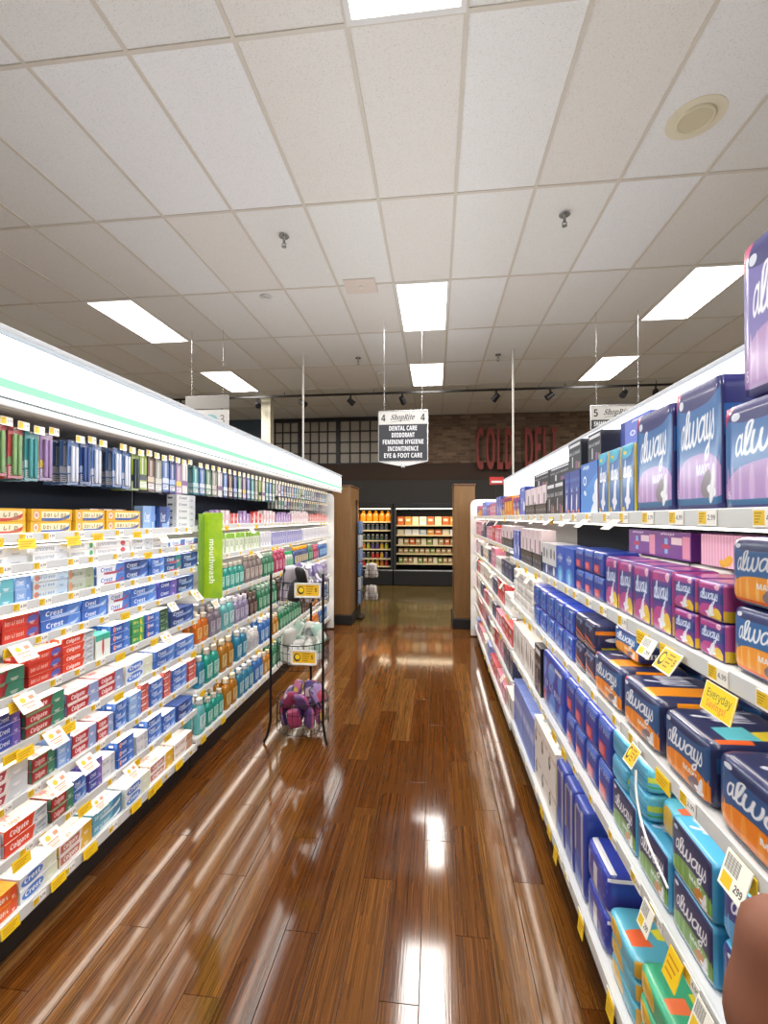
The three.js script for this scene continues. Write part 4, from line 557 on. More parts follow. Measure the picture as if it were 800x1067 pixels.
const capGeo = loft([[0.16, 0.019, 0.019, 2], [0.163, 0.0195, 0.0195, 2], [0.188, 0.0185, 0.0185, 2], [0.192, 0.016, 0.016, 2]], 12);
const labelGeo = RB(0.0505, 0.075, 0.056, 0.002);
const [lblCanvas, lg] = canvas(256, 128);
rect(lg, '#ffffff', 0, 0, 256, 128); rect(lg, '#dfe3e6', 0, 90, 256, 38); for (let i = 0; i < 5; i++) rect(lg, i % 2 ? '#9aa2aa' : '#5e6a74', 30, 14 + i * 15, 190 - i * 24, 8);
const lblTex = texture(lblCanvas);
const BOTTLE = {
  teal: [0x19a394, 0xb8b2a6, 0xa8ddcf, 'teal green'], taupe: [0x8c7f7e, 0x8f857c, 0xc8b7ae, 'taupe grey'], green: [0x1f7d58, 0x8aa596, 0x8fc0a2, 'deep green'], magenta: [0xb8315f, 0xcf6a88, 0xd78aa2, 'magenta'],
  mint: [0xd4dfd6, 0x2fae68, 0x6cc08a, 'white and mint'], sunny: [0x3a5590, 0xf0a21e, 0xd9c9a0, 'navy with orange cap'], blue: [0x2f6fb8, 0xdfe2e4, 0x9fc2e4, 'clear blue'], orange: [0xe07a1c, 0xd9d2c4, 0xf0b46a, 'bright orange'],
  mauve: [0x8d8494, 0xa7a0a4, 0xb9b0bf, 'mauve grey'], aqua: [0x6cc0c4, 0xd8dde0, 0xc4e4e4, 'pale aqua'], lilac: [0x9a92b4, 0xcfcad8, 0xc3bcd6, 'lilac'], brown: [0x4a3530, 0x6a5850, 0x8a7268, 'dark brown'],
  white: [0xdcdcda, 0xe9e9e9, 0xb9bfc6, 'white'], blueteal: [0x2a8ab0, 0xc9ced0, 0xa7d0dc, 'blue teal'], amber: [0xb87a1f, 0xcfc2a6, 0xd9b878, 'amber'],
};
const bottleProto = {};
for (const k of Object.keys(BOTTLE)) {
  const [c, cc, lc] = BOTTLE[k], body = phys(c, 0.18, { clearcoat: 0.6, clearcoatRoughness: 0.08, transmission: 0.25, thickness: 0 }), cap = std(cc, 0.35), lab = std(lc, 0.4, 0, { map: lblTex });
  bottleProto[k] = () => { const o = new THREE.Group(); mesh('body', bodyGeo, body, o); mesh('cap', capGeo, cap, o); mesh('label', labelGeo, lab, o).position.set(0, 0.065, 0); return o; };
}
const protoMade = {};
function bottle(kind, x, y, d, label, group, s) {
  const p = protoMade[kind] ?? (protoMade[kind] = bottleProto[kind]()), o = p.clone();
  o.name = numbered('mouthwash_bottle'); o.position.copy(V(x, y, d)); o.scale.setScalar(s); scene.add(o); tag(o, label, 'bottle', group);
}
for (const n of [2, 3, 4, 5]) for (const [a, b, kind] of BOTTLE_ROWS[n]) {
  const step = 0.0865, cols = Math.max(1, Math.round((b - a) / step)), w = (b - a) / cols, where = n === 5 ? 'bottom' : ORD[n];
  for (let c = 0; c < cols; c++) for (let q = 0; q < (a < 4.2 && n > 2 ? 2 : 1); q++) bottle(kind, LX - 0.035 - q * 0.06, mouth.shelves[n].y + 0.0005, a + (c + 0.5) * w, `${BOTTLE[kind][3]} mouthwash bottle on the ${where} mouthwash shelf`, `${BOTTLE[kind][3]} mouthwash bottles, ${where} shelf`, Math.min(w / 0.0825, n === 2 ? 1.1 : 1.13));
}

// ---------------------------------------------------------------- toothbrushes on hooks
const BRUSH = [['#b84a4c', '#7aa06a', 'red'], ['#3f8f94', '#b9d2d4', 'teal'], ['#4f74b0', '#cfd6e6', 'blue'], ['#2f4a86', '#a9bce0', 'navy'], ['#8fa83c', '#2c3a44', 'lime and charcoal'], ['#6a4a44', '#c2b49c', 'brown'], ['#8d8f88', '#c7c6be', 'grey'], ['#9a7fae', '#e0c45a', 'violet'], ['#5a8a70', '#d6d9d0', 'sage green'], ['#d5d2d0', '#8a6a9a', 'white']];
const [brushCanvas, bg] = canvas(1024, 256);
BRUSH.forEach(([c, c2], i) => { const g = bg, x = i * 100; rect(g, c, x, 0, 100, 256); rect(g, c2, x, 150, 100, 40); rect(g, '#e4e4e2', x + 10, 200, 80, 40); for (let j = 0; j < 3; j++) rect(g, c, x + 16, 206 + j * 11, 66 - j * 14, 5); oval(g, '#cdd0d2', x + 50, 10, 14, 5); rect(g, '#eceeee', x + 38, 30, 9, 116); rect(g, c2, x + 55, 30, 9, 116); });
const brushMat = new THREE.MeshPhysicalMaterial({ map: texture(brushCanvas), roughness: 0.3, clearcoat: 0.6, clearcoatRoughness: 0.15 });
const brushGeo = (i, w, h) => cached(`brush${i}${w}${h}`, () => { const g = new THREE.BoxGeometry(0.003, h, w), u = g.attributes.uv; for (let j = 0; j < u.count; j++) u.setXY(j, (i * 100 + 3 + (j < 8 ? u.getX(j) : 0.1) * 94) / 1024, j < 8 ? u.getY(j) : 0.5); return g; });
const handleGeo = RB(0.012, 0.15, 0.014, 0.005);
const handleMats = BRUSH.map(([c, c2], i) => std(i % 2 ? c : c2, 0.3));
function hook(unit, d, y, deep, kind, h, w, parts) {
  const tip = LX - 0.02, hk = mesh('peg_hook', merge([rod(new THREE.Vector3(unit.back + 0.012 - tip, 0, 0), new THREE.Vector3(0, 0, 0), 0.0025, 5), rod(new THREE.Vector3(unit.back + 0.012 - tip, 0.02, 0), new THREE.Vector3(0, 0.02, 0), 0.002, 5)]), M.chrome, unit.u, V(tip, y, d));
  mesh('hook_ticket', cardGeo('ticket' + Math.floor(rnd() * 3), 0.046, 0.03), tagMat, hk, V(tip + 0.004, y + 0.012, d));
  for (let k = 0; k < deep; k++) {
    const t = thing('toothbrush_pack', `${BRUSH[kind][2]} carded toothbrush hanging ${unit === tooth ? 'above the toothpaste' : y > 1.8 ? 'above the mouthwash unit' : 'on the lower hooks above the mouthwash'}`, 'toothbrush', V(tip - 0.03 - k * 0.036, y - h + 0.012, d), `${BRUSH[kind][2]} toothbrush packs on hooks`);
    const c = V(tip - 0.03 - k * 0.036, y - h / 2 + 0.008, d);
    mesh('backing_card', brushGeo(kind, w, h), brushMat, t, c);
    if (parts && k === 0) { for (const s of [-1, 1]) mesh('brush', handleGeo, handleMats[kind], t, c.clone().add(new THREE.Vector3(0.009, -0.008, s * 0.01))); }
  }
}
{
  const seq = [2, 2, 2, 0, 0, 1, 7, 2, 2, 3, 2, 3, 2, 2, 4, 4, 5, 6, 2, 3, 7, 9];
  seq.forEach((k, i) => { const d = 1.22 + i * 0.066; if (d < 2.64 && ![7, 11].includes(i)) hook(tooth, d, 1.872 - (i % 3) * 0.004, k === 0 ? 5 : 4, k, 0.185, 0.056, d < 2.2); });
  for (let i = 0, d = 2.73; d < 6.15; i++, d += 0.082) hook(mouth, d, 1.868, 3, [1, 2, 8, 6, 9, 2, 5, 3, 8, 7, 2, 1, 6, 4, 9][i % 15], d < 4.2 ? 0.18 : 0.12, 0.06, false);
  for (let i = 0, d = 4.2; d < 6.15; i++, d += 0.09) hook(mouth, d, 1.715, 3, [6, 8, 1, 9, 3, 5, 6][i % 7], 0.09, 0.065, false);
}

// ---------------------------------------------------------------- lime blade sign
{
  const [c, g] = canvas(128, 512); rect(g, '#a3cc1f', 0, 0, 128, 512); for (let i = 0; i < 60; i++) { g.fillStyle = `rgba(${rnd() < 0.5 ? '196,226,40' : '130,184,44'},0.16)`; g.beginPath(); g.ellipse(rnd() * 128, rnd() * 512, 8 + rnd() * 30, 8 + rnd() * 40, rnd() * 3, 0, 7); g.fill(); }
  word(g, 'mouthwash', 58, 290, 50, '#fbfff2', { rot: Math.PI / 2, fit: 270 });
  const face = std(0xffffff, 0.35, 0, { map: texture(c) }), t = thing('blade_sign', 'lime green vertical blade sign reading mouthwash, jutting from the shelving', 'sign', V(-1.41, 1.04, 2.69));
  const lime = std(0x93bd3a, 0.35);
  mesh('panel', new THREE.BoxGeometry(0.125, 0.535, 0.004), [lime, lime, lime, lime, face, face], t, V(-1.387, 1.312, 2.72));
  mesh('flange', RB(0.003, 0.52, 0.066, 0.001), std(0x7da544, 0.35), t, V(-1.4455, 1.312, 2.685));
  mesh('edge_strip', RB(0.006, 0.535, 0.006, 0.001), std(0xd9e8b0, 0.3), t, V(-1.447, 1.312, 2.716));
}

// ---------------------------------------------------------------- packs on the pad run
// [kind, from, to, columns, high, height of one, depth, crispness, set back, lift]
const PAD_ROWS = [
  [['purple', 0.66, 0.882, 1, 1, 0.185, 0.09, 22, 0, 0, 'wide purple and navy pad pack beneath the large violet pack'], ['violetbox', 0.655, 0.838, 1, 1, 0.26, 0.1, 24, 0.005, 0.186], ['purple', 0.89, 1.05, 1, 1, 0.255, 0.08, 24, 0, 0, 'upright purple and navy pad pack between two others of its print'], ['purple', 1.06, 1.238, 1, 1, 0.245, 0.08, 24, 0, 0, 'upright purple and navy pad pack beside the teal pad packs'],
    ['tealpack', 1.252, 1.515, 3, 1, 0.19, 0.07, 22], ['lilacbox', 1.3, 1.5, 1, 1, 0.09, 0.09, 99, 0.06, 0.191], ['bluebox', 1.525, 1.695, 1, 1, 0.175, 0.07, 99], ['slimnavy', 1.705, 1.9, 3, 1, 0.165, 0.06, 99],
    ['black', 1.55, 1.68, 1, 1, 0.1, 0.07, 99, 0.02, 0.176], ['black', 1.72, 1.88, 1, 1, 0.11, 0.07, 99, 0.01, 0.166], ['black', 1.915, 2.2, 2, 1, 0.145, 0.07, 99], ['black', 1.93, 2.62, 2, 1, 0.075, 0.1, 99, 0.03, 0.146], ['floral', 2.21, 2.7, 4, 1, 0.145, 0.06, 99], ['lilacbox', 2.71, 2.88, 1, 1, 0.17, 0.08, 99], ['radiant', 2.9, 3.13, 2, 1, 0.12, 0.06, 14]],
  [['orange', 0.728, 0.868, 1, 2, 0.116, 0.11, 9], ['radiant', 0.885, 0.97, 1, 2, 0.072, 0.12, 20, 0, 0, 'short purple and pink pad pack beside the stacked orange packs'], ['radiant', 0.975, 1.06, 1, 2, 0.072, 0.12, 20, 0, 0, 'short purple and pink pad pack beside the tall flower print packs'], ['radiant', 1.065, 1.465, 4, 1, 0.148, 0.1, 20, 0, 0, 'tall purple and pink pad pack with flower print, second pad shelf'],
    ['pinkbox', 0.93, 1.2, 2, 1, 0.075, 0.1, 99, 0.13, 0.15], ['violetside', 1.24, 1.62, 2, 1, 0.075, 0.1, 99, 0.13, 0.15], ['tissue', 0.93, 1.62, 4, 2, 0.073, 0.1, 14, 0.14], ['bluered', 1.475, 1.765, 3, 2, 0.078, 0.12, 12], ['bluefeet', 1.775, 2.03, 2, 1, 0.145, 0.1, 99], ['greybox', 2.04, 2.3, 2, 1, 0.145, 0.1, 99], ['floral', 2.31, 2.86, 5, 1, 0.2, 0.07, 99], ['lilacbox', 2.9, 3.12, 2, 1, 0.18, 0.08, 99]],
  [['bagtile', 0.66, 0.9, 1, 1, 0.135, 0.19, 10, -0.012, 0, 'navy and orange pad bag with rainbow tile top, largest on its shelf'], ['bagtile', 0.915, 1.095, 1, 1, 0.13, 0.19, 10, -0.012, 0, 'navy and orange pad bag with rainbow tile top beside the strapped bags'], ['bag', 1.105, 1.315, 1, 1, 0.13, 0.19, 10, -0.012, 0, 'strapped navy and orange pad bag beside the rainbow tile bags'], ['bag', 1.325, 1.55, 1, 1, 0.128, 0.19, 10, -0.012, 0, 'strapped navy and orange pad bag beside the diagonal striped packs'], ['bagtile', 0.7, 1.095, 2, 1, 0.13, 0.17, 8, 0.2], ['bag', 1.105, 1.55, 2, 1, 0.13, 0.17, 8, 0.2],
    ['orange', 1.36, 1.54, 1, 1, 0.085, 0.1, 9, 0.05, 0.131], ['navystripe', 1.56, 1.78, 2, 2, 0.1, 0.14, 10], ['bluepack', 1.79, 2.5, 5, 2, 0.1, 0.13, 9], ['tissue', 2.52, 3.13, 5, 3, 0.072, 0.12, 9]],
  [['skyblue', 0.66, 0.915, 1, 2, 0.13, 0.12, 9], ['skygreen', 0.925, 1.08, 1, 2, 0.12, 0.1, 14, 0, 0, 'navy and green pad pack beside the large sky blue packs'], ['skygreen', 1.09, 1.25, 1, 1, 0.13, 0.1, 14, 0, 0, 'navy and green pad pack under the lone pale soft pack'], ['skygreen', 1.26, 1.42, 1, 1, 0.13, 0.1, 14, 0, 0, 'navy and green pad pack under the folded sky blue packs'], ['tealsoft', 1.2, 1.43, 2, 2, 0.07, 0.13, 7, 0.0, 0.131], ['skysoft', 1.085, 1.195, 1, 1, 0.08, 0.12, 7, 0.03, 0.131], ['bluered', 1.43, 1.9, 4, 2, 0.13, 0.13, 9], ['bluepack', 1.92, 2.3, 1, 1, 0.26, 0.12, 14], ['blueband', 1.92, 2.3, 2, 2, 0.12, 0.12, 9, 0.14], ['black', 2.33, 2.46, 1, 1, 0.24, 0.08, 99], ['white', 2.48, 3.13, 5, 1, 0.2, 0.09, 99]],
  [['greensoft', 0.91, 1.26, 2, 3, 0.072, 0.13, 6], ['greensoft', 0.91, 1.26, 2, 3, 0.07, 0.13, 6, 0.14], ['skysoft', 1.275, 1.46, 1, 3, 0.062, 0.13, 6], ['skysoft', 1.275, 1.46, 1, 3, 0.06, 0.13, 6, 0.14], ['blueband', 1.47, 1.66, 1, 2, 0.13, 0.15, 7], ['bluetall', 1.67, 2.05, 3, 1, 0.32, 0.12, 14], ['whitebox', 2.06, 2.48, 3, 2, 0.16, 0.11, 99], ['paleblue', 2.5, 3.13, 6, 1, 0.28, 0.11, 99]],
];
const PORD = ['top', 'second', 'third', 'fourth', 'bottom'];
function packRow(unit, n, row, where) {
  for (const [kind, a, b, cols, high, h, depth, power, back = 0, lift = 0, own] of row) {
    const len = (b - a) / cols - 0.003, geo = packGeo(kind, depth, h - 0.001, len, 1, power);
    for (let c = 0; c < cols; c++) for (let k = 0; k < high; k++)
      tag(mesh(power > 30 ? 'care_box' : 'pad_pack', geo, power > 30 ? boxMat : softMat, scene, V(RX + 0.014 + back + depth / 2 + rr(-0.002, 0.002), unit.shelves[n].y + lift + (k + 0.5) * h + 0.0008, a + (c + 0.5) * (len + 0.003))), own ?? `${PACK[kind].say} ${where}${lift ? ', stacked above' : back > 0.1 ? ', rear row' : ''}`, power > 30 ? 'box' : 'pad pack', `${PACK[kind].say}s ${where}`);
  }
}
PAD_ROWS.forEach((row, n) => packRow(padsA, n, row, `on the ${PORD[n]} pad shelf`));
const FAR = [['orangecap', 'radiant', 'lilacbox', 'rosebox', 'violetside', 'paleblue'], ['redbox', 'rosebox', 'darkbox', 'floral', 'rosebox'], ['creambox', 'darkbox', 'white', 'rosebox', 'darkbox'], ['redbox', 'darkbox', 'white', 'creambox', 'tissue'], ['redbox', 'rosebox', 'darkbox', 'white'], ['rosebox', 'redbox', 'creambox', 'darkbox'], ['redbox', 'paleblue', 'white', 'rosebox']];
FAR.forEach((kinds, n) => {
  const gap = n ? padsB.shelves[n - 1].y - padsB.shelves[n].y - 0.05 : 0.2; let d = 3.17, i = n * 3;
  while (d < 5.9) { const w = rr(0.09, 0.17), m = Math.min(2 + Math.floor(rnd() * 2), Math.floor((5.98 - d) / w)); if (m < 1) break; packRow(padsB, n, [[kinds[i++ % kinds.length], d, d + w * m, m, 1, Math.round(Math.min(gap, rr(0.1, 0.17)) * 100) / 100, 0.09, 99]], `on the ${['top', 'second', 'third', 'fourth', 'fifth', 'sixth', 'bottom'][n]} shelf of the care unit`); d += w * m + 0.01; }
});
// a loose white cord dangling in front of the fourth shelf
tag(mesh('plastic_strap', new THREE.TubeGeometry(new THREE.CatmullRomCurve3([V(0.487, 0.93, 1.19), V(0.48, 0.88, 1.17), V(0.478, 0.82, 1.12), V(0.484, 0.77, 1.03)]), 16, 0.003, 6), M.white, scene), 'thin white strap dangling across the sky blue pad packs', 'strap');

// ---------------------------------------------------------------- wooden pillars at the end of the aisle
function pillar(x0, x1, d, label) {
  const t = thing('wooden_pillar', label, 'pillar', V((x0 + x1) / 2, 0, d + 0.35)), w = x1 - x0;
  mesh('shaft', RB(w, 1.86, 0.7, 0.008), pillarWoodMat, t, V((x0 + x1) / 2, 1.07, d + 0.35));
  mesh('plinth', RB(w + 0.05, 0.14, 0.75, 0.008), M.black, t, V((x0 + x1) / 2, 0.07, d + 0.35));
  mesh('cap', RB(w + 0.02, 0.02, 0.72, 0.005), std(0x6a4a36, 0.4), t, V((x0 + x1) / 2, 2.01, d + 0.35));
  return t;
}
pillar(-1.5, -1.22, 6.5, 'brown wooden pillar at the end of the mouthwash shelving');
pillar(0.255, 0.545, 6.45, 'brown wooden pillar beside the rounded white end panel');
{ const t = thing('small_sign', 'small red sign standing on a bracket above the rounded end panel', 'sign', V(0.72, 1.95, 6.6)); mesh('plate', RB(0.2, 0.11, 0.01, 0.003), std(0xb8322e, 0.4), t, V(0.86, 2.07, 6.6)); mesh('print_band', B(0.15, 0.03, 0.004), M.white, t, V(0.86, 2.055, 6.592)); mesh('post', B(0.02, 2.02, 0.02), M.black, t, V(0.86, 1.01, 6.61)); }
// display panel and baskets on the far side of the left pillar
{
  const t = thing('side_rack', 'narrow dark wire rack fixed beside the brown pillar, holding packets', 'rack', V(-1.14, 0, 7.0));
  mesh('frame', merge([at(B(0.012, 1.8, 0.012), -0.06, 0.92, 0.14), at(B(0.012, 1.8, 0.012), -0.06, 0.92, -0.14), at(B(0.012, 0.012, 0.28), -0.06, 1.8, 0), at(B(0.012, 0.012, 0.28), -0.06, 0.03, 0), at(B(0.1, 0.012, 0.3), -0.02, 0.02, 0)]), M.wire, t, V(-1.14, 0, 7.0));
  for (const [y] of [[0.62], [0.28]]) { const g = []; for (let k = 0; k < 3; k++) g.push(new THREE.TorusGeometry(0.12 + k * 0.012, 0.003, 4, 18).rotateX(Math.PI / 2).translate(0, k * 0.06, 0)); for (let i = 0; i < 14; i++) { const a = (i / 14) * 6.283; g.push(rod(new THREE.Vector3(Math.cos(a) * 0.12, 0, Math.sin(a) * 0.12), new THREE.Vector3(Math.cos(a) * 0.145, 0.13, Math.sin(a) * 0.145), 0.002, 4)); } mesh('basket', merge(g), M.wire, t, V(-0.99, y, 7.0)); }
  const blue = [std(0x7c93b4, 0.3), std(0xb9c2cc, 0.3), std(0x5f7fae, 0.3)];
  for (let k = 0; k < 6; k++) tag(mesh('blue_packet', RB(0.05, 0.2, 0.2, 0.018), blue[k % 3], scene, V(-1.165, 0.32 + k * 0.215, 7.0 + (k % 2) * 0.01)), 'glossy blue white packet hanging beside the brown pillar', 'packet', 'packets in the side rack');
  const pale = [std(0xc9c2bc, 0.35), std(0xa9a3a2, 0.35), std(0xdcd6d0, 0.35)];
  for (const y of [0.62, 0.28]) for (let k = 0; k < 9; k++) { const a = k < 5 ? k * 1.2566 : k * 1.5708, r = k < 5 ? 0.074 : 0.058; const m = tag(mesh('pale_pouch', cached('pouch' + (k % 2), () => packPillow(0.03, 0.12, 0.09)), pale[k % 3], scene, V(-0.99 + Math.cos(a) * r, y + 0.062 + (k > 4 ? 0.1 : 0), 7.0 + Math.sin(a) * r)), y > 0.5 ? 'pale pouch in the upper basket beside the brown pillar' : 'pale pouch in the lower basket beside the brown pillar', 'pouch', y > 0.5 ? 'pouches in the upper basket' : 'pouches in the lower basket'); m.rotation.set(0.12 * Math.sin(k), -a, 0.2 * Math.cos(k * 1.7), 'YXZ'); }
}
function packPillow(a, b, c) { const g = new THREE.SphereGeometry(1, 14, 10), p = g.attributes.position; for (let i = 0; i < p.count; i++) { const q = [p.getX(i), p.getY(i), p.getZ(i)], s = q.map((t) => Math.sign(t) * Math.pow(Math.abs(t), 0.4)); const e = 1 - 0.35 * Math.max(0, Math.max(Math.abs(q[1]), Math.abs(q[2])) - 0.3); p.setXYZ(i, q[0] * a * e, s[1] * b * 0.5, s[2] * c * 0.5); } g.computeVertexNormals(); return g; }

// power poles by the ends of the runs
for (const [x, d, label] of [[-2.02, 6.8, 'thin white pole from floor to ceiling behind the toothpaste canopy'], [1.14, 6.92, 'thin white pole from floor to ceiling behind the pad shelving']]) { const t = thing('power_pole', label, 'pole', V(x, 0, d)); mesh('pole', C(0.014, 0.014, CY - 0.01, 10), std(0xd8d6d0, 0.4), t, V(x, CY / 2 - 0.004, d)); mesh('ceiling_collar', C(0.035, 0.04, 0.02, 12), M.white, t, V(x, CY - 0.016, d)); }

// ---------------------------------------------------------------- hanging aisle signs
const aisle = (g, n, lines, W, H) => {
  rect(g, '#c9c8c5', 0, 0, W, H); word(g, n, 50, 72, 100, '#1e1f24', { fit: 46 }); word(g, n, W - 50, 72, 100, '#1e1f24', { fit: 46 });
  word(g, 'ShopRite', W / 2, 66, 76, '#202127', { font: 'serif', skew: 0.35, fit: 250 }); g.strokeStyle = '#55565c'; g.lineWidth = 4; g.beginPath(); g.moveTo(130, 118); g.quadraticCurveTo(240, 96, 330, 104); g.stroke();
  rect(g, '#34373d', 0, 140, W, H - 140); lines.forEach((s, i) => word(g, s, W / 2, 140 + 40 + i * 70, 66, '#eceff2', { fit: Math.min(W - 60, s.length * 27) }));
};
function hangingSign(x, d, n, lines, label) {
  const W = 512, H = 520, [c, g] = canvas(W, H); aisle(g, n, lines, W, H);
  const t = thing('aisle_sign', label, 'sign', V(x, 2.24, d)), face = std(0xffffff, 0.55, 0, { map: texture(c) }), w = 0.62, h = 0.64, yc = 2.58;
  mesh('board', new THREE.BoxGeometry(w, h, 0.02), [M.white, M.white, M.white, M.white, face, face], t, V(x, yc, d));
  mesh('frame', merge([at(B(0.012, h + 0.01, 0.03), -w / 2, 0, 0), at(B(0.012, h + 0.01, 0.03), w / 2, 0, 0), at(B(w - 0.012, 0.012, 0.028), 0, h / 2, 0), at(B(w - 0.012, 0.012, 0.028), 0, -h / 2, 0)]), M.chrome, t, V(x, yc, d));
  const s = new THREE.Shape(); s.moveTo(-0.3, 0); s.lineTo(0.3, 0); s.lineTo(0.06, -0.05); s.lineTo(-0.06, -0.05); s.closePath();
  mesh('lower_bracket', new THREE.ExtrudeGeometry(s, { depth: 0.02, bevelEnabled: false }), M.white, t, V(x, yc - h / 2 - 0.006, d + 0.01));
  mesh('clip', new THREE.SphereGeometry(0.03, 10, 6), M.chrome, t, V(x, yc - h / 2 - 0.06, d));
  for (const e of [-0.24, 0.24]) mesh('wire', C(0.0025, 0.0025, CY - yc - h / 2 - 0.01, 5), M.chrome, t, V(x + e, (CY + yc + h / 2) / 2 - 0.005, d));
}
hangingSign(-0.41, 5.75, '4', ['DENTAL CARE', 'DEODORANT', 'FEMININE HYGIENE', 'INCONTINENCE', 'EYE & FOOT CARE'], 'white and black hanging sign numbered 4 listing dental care');
hangingSign(2.17, 5.75, '5', ['SHAMPOO & CONDITIONER'], 'white and black hanging sign numbered 5 listing shampoo');
{ // the third sign, seen over the toothpaste canopy
  const [c, g] = canvas(512, 256); rect(g, '#d9dad8', 0, 0, 512, 256); oval(g, '#8fc0c8', 300, 130, 80, 70); oval(g, '#a9d2d6', 280, 110, 40, 30); word(g, '3', 440, 128, 150, '#3c3d42', { bold: false, fit: 60 });
  const t = thing('aisle_sign', 'pale hanging sign numbered 3 with a blue round emblem', 'sign', V(-3.0, 2.62, 5.75)), face = std(0xffffff, 0.6, 0, { map: texture(c) });
  mesh('board', new THREE.BoxGeometry(0.6, 0.26, 0.02), [M.white, M.white, M.white, M.white, face, face], t, V(-3.02, 2.85, 5.75));
  mesh('upper_board', RB(0.6, 0.18, 0.03, 0.004), std(0x9a9894, 0.6), t, V(-3.02, 3.08, 5.75));
  for (const e of [-0.22, 0.22]) mesh('wire', C(0.0025, 0.0025, CY - 3.18, 5), M.chrome, t, V(-3.02 + e, (CY + 3.17) / 2, 5.75));
}

// ---------------------------------------------------------------- ceiling fittings
for (const [x, d, w] of [[-1.33, 3.88, 'nearer the toothpaste run'], [1.054, 3.86, 'nearer the pad run'], [-1.2, 7.0, 'by the far ceiling panel'], [0.95, 7.1, 'by the far white pole']]) {
  const t = thing('sprinkler_head', `small metal sprinkler head hanging from the ceiling ${w}`, 'sprinkler', V(x, CY, d));
  mesh('escutcheon', C(0.04, 0.045, 0.012, 14), M.chrome, t, V(x, CY - 0.01, d)); mesh('stem', C(0.012, 0.012, 0.06, 8), M.steel, t, V(x, CY - 0.045, d));
  mesh('yoke', new THREE.TorusGeometry(0.018, 0.004, 5, 12), M.steel, t, V(x, CY - 0.085, d)); mesh('deflector', C(0.022, 0.022, 0.004, 10), M.steel, t, V(x, CY - 0.106, d));
}
{ const t = thing('ceiling_speaker', 'round yellowed speaker grille set in a stained ceiling tile', 'speaker', V(1.62, CY, 3.03)); mesh('rim', new THREE.TorusGeometry(0.1, 0.012, 8, 28).rotateX(Math.PI / 2), std(0xe0d9bd, 0.6), t, V(1.62, CY - 0.004, 3.03)); mesh('stained_ring', C(0.165, 0.165, 0.003, 32), std(0xe3dcc4, 0.8), t, V(1.62, CY + 0.0005, 3.03)); mesh('grille', C(0.095, 0.095, 0.01, 28), std(0xd2caab, 0.7), t, V(1.62, CY - 0.005, 3.03)); }
{ const t = thing('access_plate', 'square off-white plate on the ceiling before the middle panel', 'plate', V(-0.8, CY, 4.83)); mesh('plate', RB(0.34, 0.012, 0.3, 0.004), std(0xe2d6cc, 0.6), t, V(-0.8, CY - 0.007, 4.83)); mesh('boss', C(0.02, 0.02, 0.012, 12), M.white, t, V(-0.8, CY - 0.018, 4.83)); }
for (const [x, d, w] of [[-1.9, 4.95, 'over the toothpaste run'], [-0.95, 7.75, 'beside the far ceiling panel']]) { const t = thing('smoke_detector', `round white smoke detector on the ceiling ${w}`, 'detector', V(x, CY, d)); mesh('base', C(0.07, 0.07, 0.015, 18), M.white, t, V(x, CY - 0.012, d)); mesh('cover', C(0.055, 0.04, 0.025, 18).clone().rotateX(Math.PI), M.white, t, V(x, CY - 0.03, d)); }

